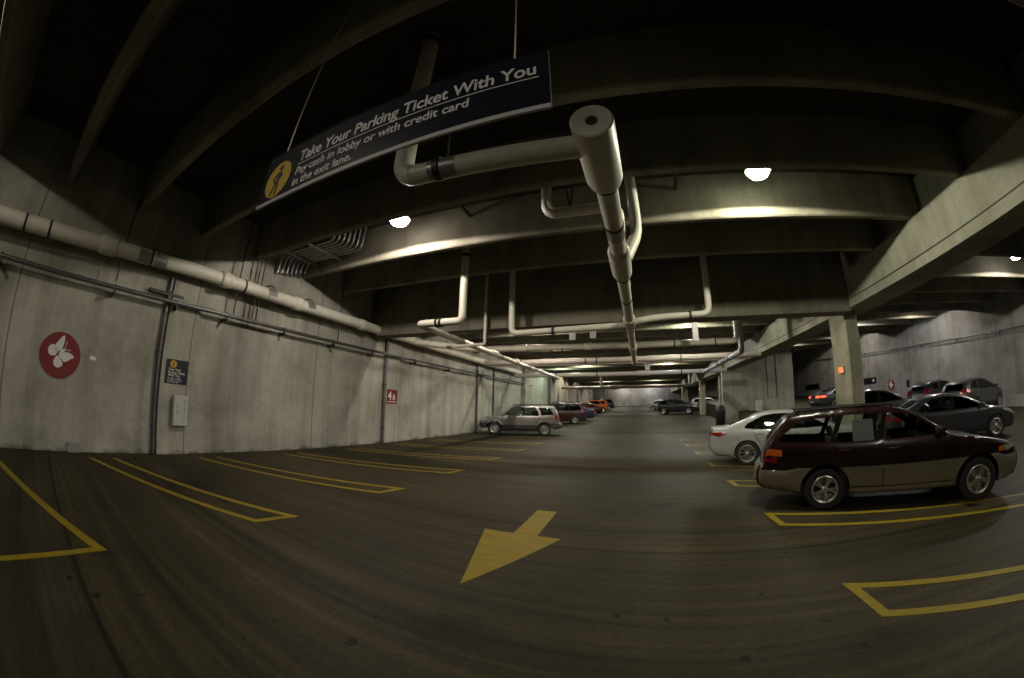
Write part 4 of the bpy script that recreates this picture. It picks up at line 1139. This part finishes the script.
# ------------------------------------------------------------------ floor-standing things
tb = thing('trash_bin', 'tall black trash bin at the end of the concrete wall', 'bin', (5.62, 25.4, fz(25.4)))
obj('bin_body', lathe(bmesh.new(), [(0, 0), (.30, 0), (.32, .04), (.345, .95), (.36, 1.0), (.36, 1.05), (0, 1.05)], seg=28), M['bin'], tb, 40)
obj('bin_lid', lathe(bmesh.new(), [(.36, 1.05), (.355, 1.15), (.30, 1.33), (.18, 1.43), (0, 1.46)], seg=28), M['bin'], tb, 40)
obj('flap', box(bmesh.new(), -.16, .16, -.36, -.30, 1.12, 1.28, .02), M['dark'], tb)
ub = thing('utility_box', 'pale upright box in front of the concrete wall behind the white sedan', 'box', (9.0, 27.2, rz(27.2)-.2))
obj('casing', box(bmesh.new(), -.22, .22, -.15, .15, 0, .95, .02), M['box_white'], ub)
obj('door', box(bmesh.new(), -.18, .18, -.162, -.148, .08, .88, .006), M['box_white'], ub)
obj('latch', box(bmesh.new(), .11, .14, -.18, -.16, .45, .55, .004), M['dark'], ub)
for i, x in enumerate((10.0, 10.75)):
    tag(obj('thin_conduit', T([(x, 27.96, 1.9), (x, 27.96, 5.2)], .03, 0, 8), M['conduit']), ['thin dark conduit on the concrete wall, left of the pair', 'thin dark conduit on the concrete wall, right of the pair'][i], 'conduit', 'conduits on the concrete wall')
cbm = bmesh.new()
prism(cbm, [(-.3, 0), (.3, 0), (.22, .25), (.12, .6), (-.12, .6), (-.22, .25)], 'y', -1.0, 1.0)
cb = tag(obj('concrete_barrier', cbm, M['wall_right']), 'low concrete barrier on the ramp in front of the grey hatchback', 'barrier')
cb.location = (19.75, 14.2, rz(14.2)-.06); cb.rotation_euler = (0, 0, R(20))
bb = tag(obj('scupper_block', box(bmesh.new(), XW+.001, XW+.10, .72, 1.02, .0, .20, .01), M['grey_mark']), 'small grey block at the foot of the left wall near the round red sign', 'block')

# ------------------------------------------------------------------ world, camera, view
w = bpy.data.worlds.new('World'); SC.world = w; w.use_nodes = True
w.node_tree.nodes['Background'].inputs[0].default_value = (.5, .6, .8, 1)
w.node_tree.nodes['Background'].inputs[1].default_value = 0.0

cam = bpy.data.cameras.new('camera'); co = bpy.data.objects.new('camera', cam); COL.objects.link(co)
pitch, roll, yaw = .1832, .0204, -.3511
f = Vector((math.sin(yaw)*math.cos(pitch), math.cos(yaw)*math.cos(pitch), math.sin(pitch)))
r0 = Vector((math.cos(yaw), -math.sin(yaw), 0)); u0 = r0.cross(f)
r1 = r0*math.cos(roll)+u0*math.sin(roll); u1 = -r0*math.sin(roll)+u0*math.cos(roll)
m4 = Matrix((r1, u1, -f)).transposed().to_4x4(); m4.translation = (0, 0, 1.7)
co.matrix_world = m4
cam.type = 'PANO'; cam.panorama_type = 'FISHEYE_LENS_POLYNOMIAL'
cam.sensor_fit = 'HORIZONTAL'; cam.sensor_width = 36; cam.sensor_height = 36*678/1024
cam.fisheye_fov = R(200)
cam.fisheye_polynomial_k0 = 0.0
cam.fisheye_polynomial_k1, cam.fisheye_polynomial_k2, cam.fisheye_polynomial_k3, cam.fisheye_polynomial_k4 = -7.88161890e-02, -2.26612732e-05, 2.52410995e-05, -3.18612339e-07
cam.clip_end = 500
SC.camera = co
SC.view_settings.view_transform = 'Standard'; SC.view_settings.look = 'None'
SC.view_settings.gamma = 1; SC.view_settings.use_curve_mapping = False
SC.view_settings.exposure = -2.08
SC.cycles.use_denoising = True
SC.cycles.max_bounces = 8; SC.cycles.diffuse_bounces = 5; SC.cycles.sample_clamp_indirect = 4.0
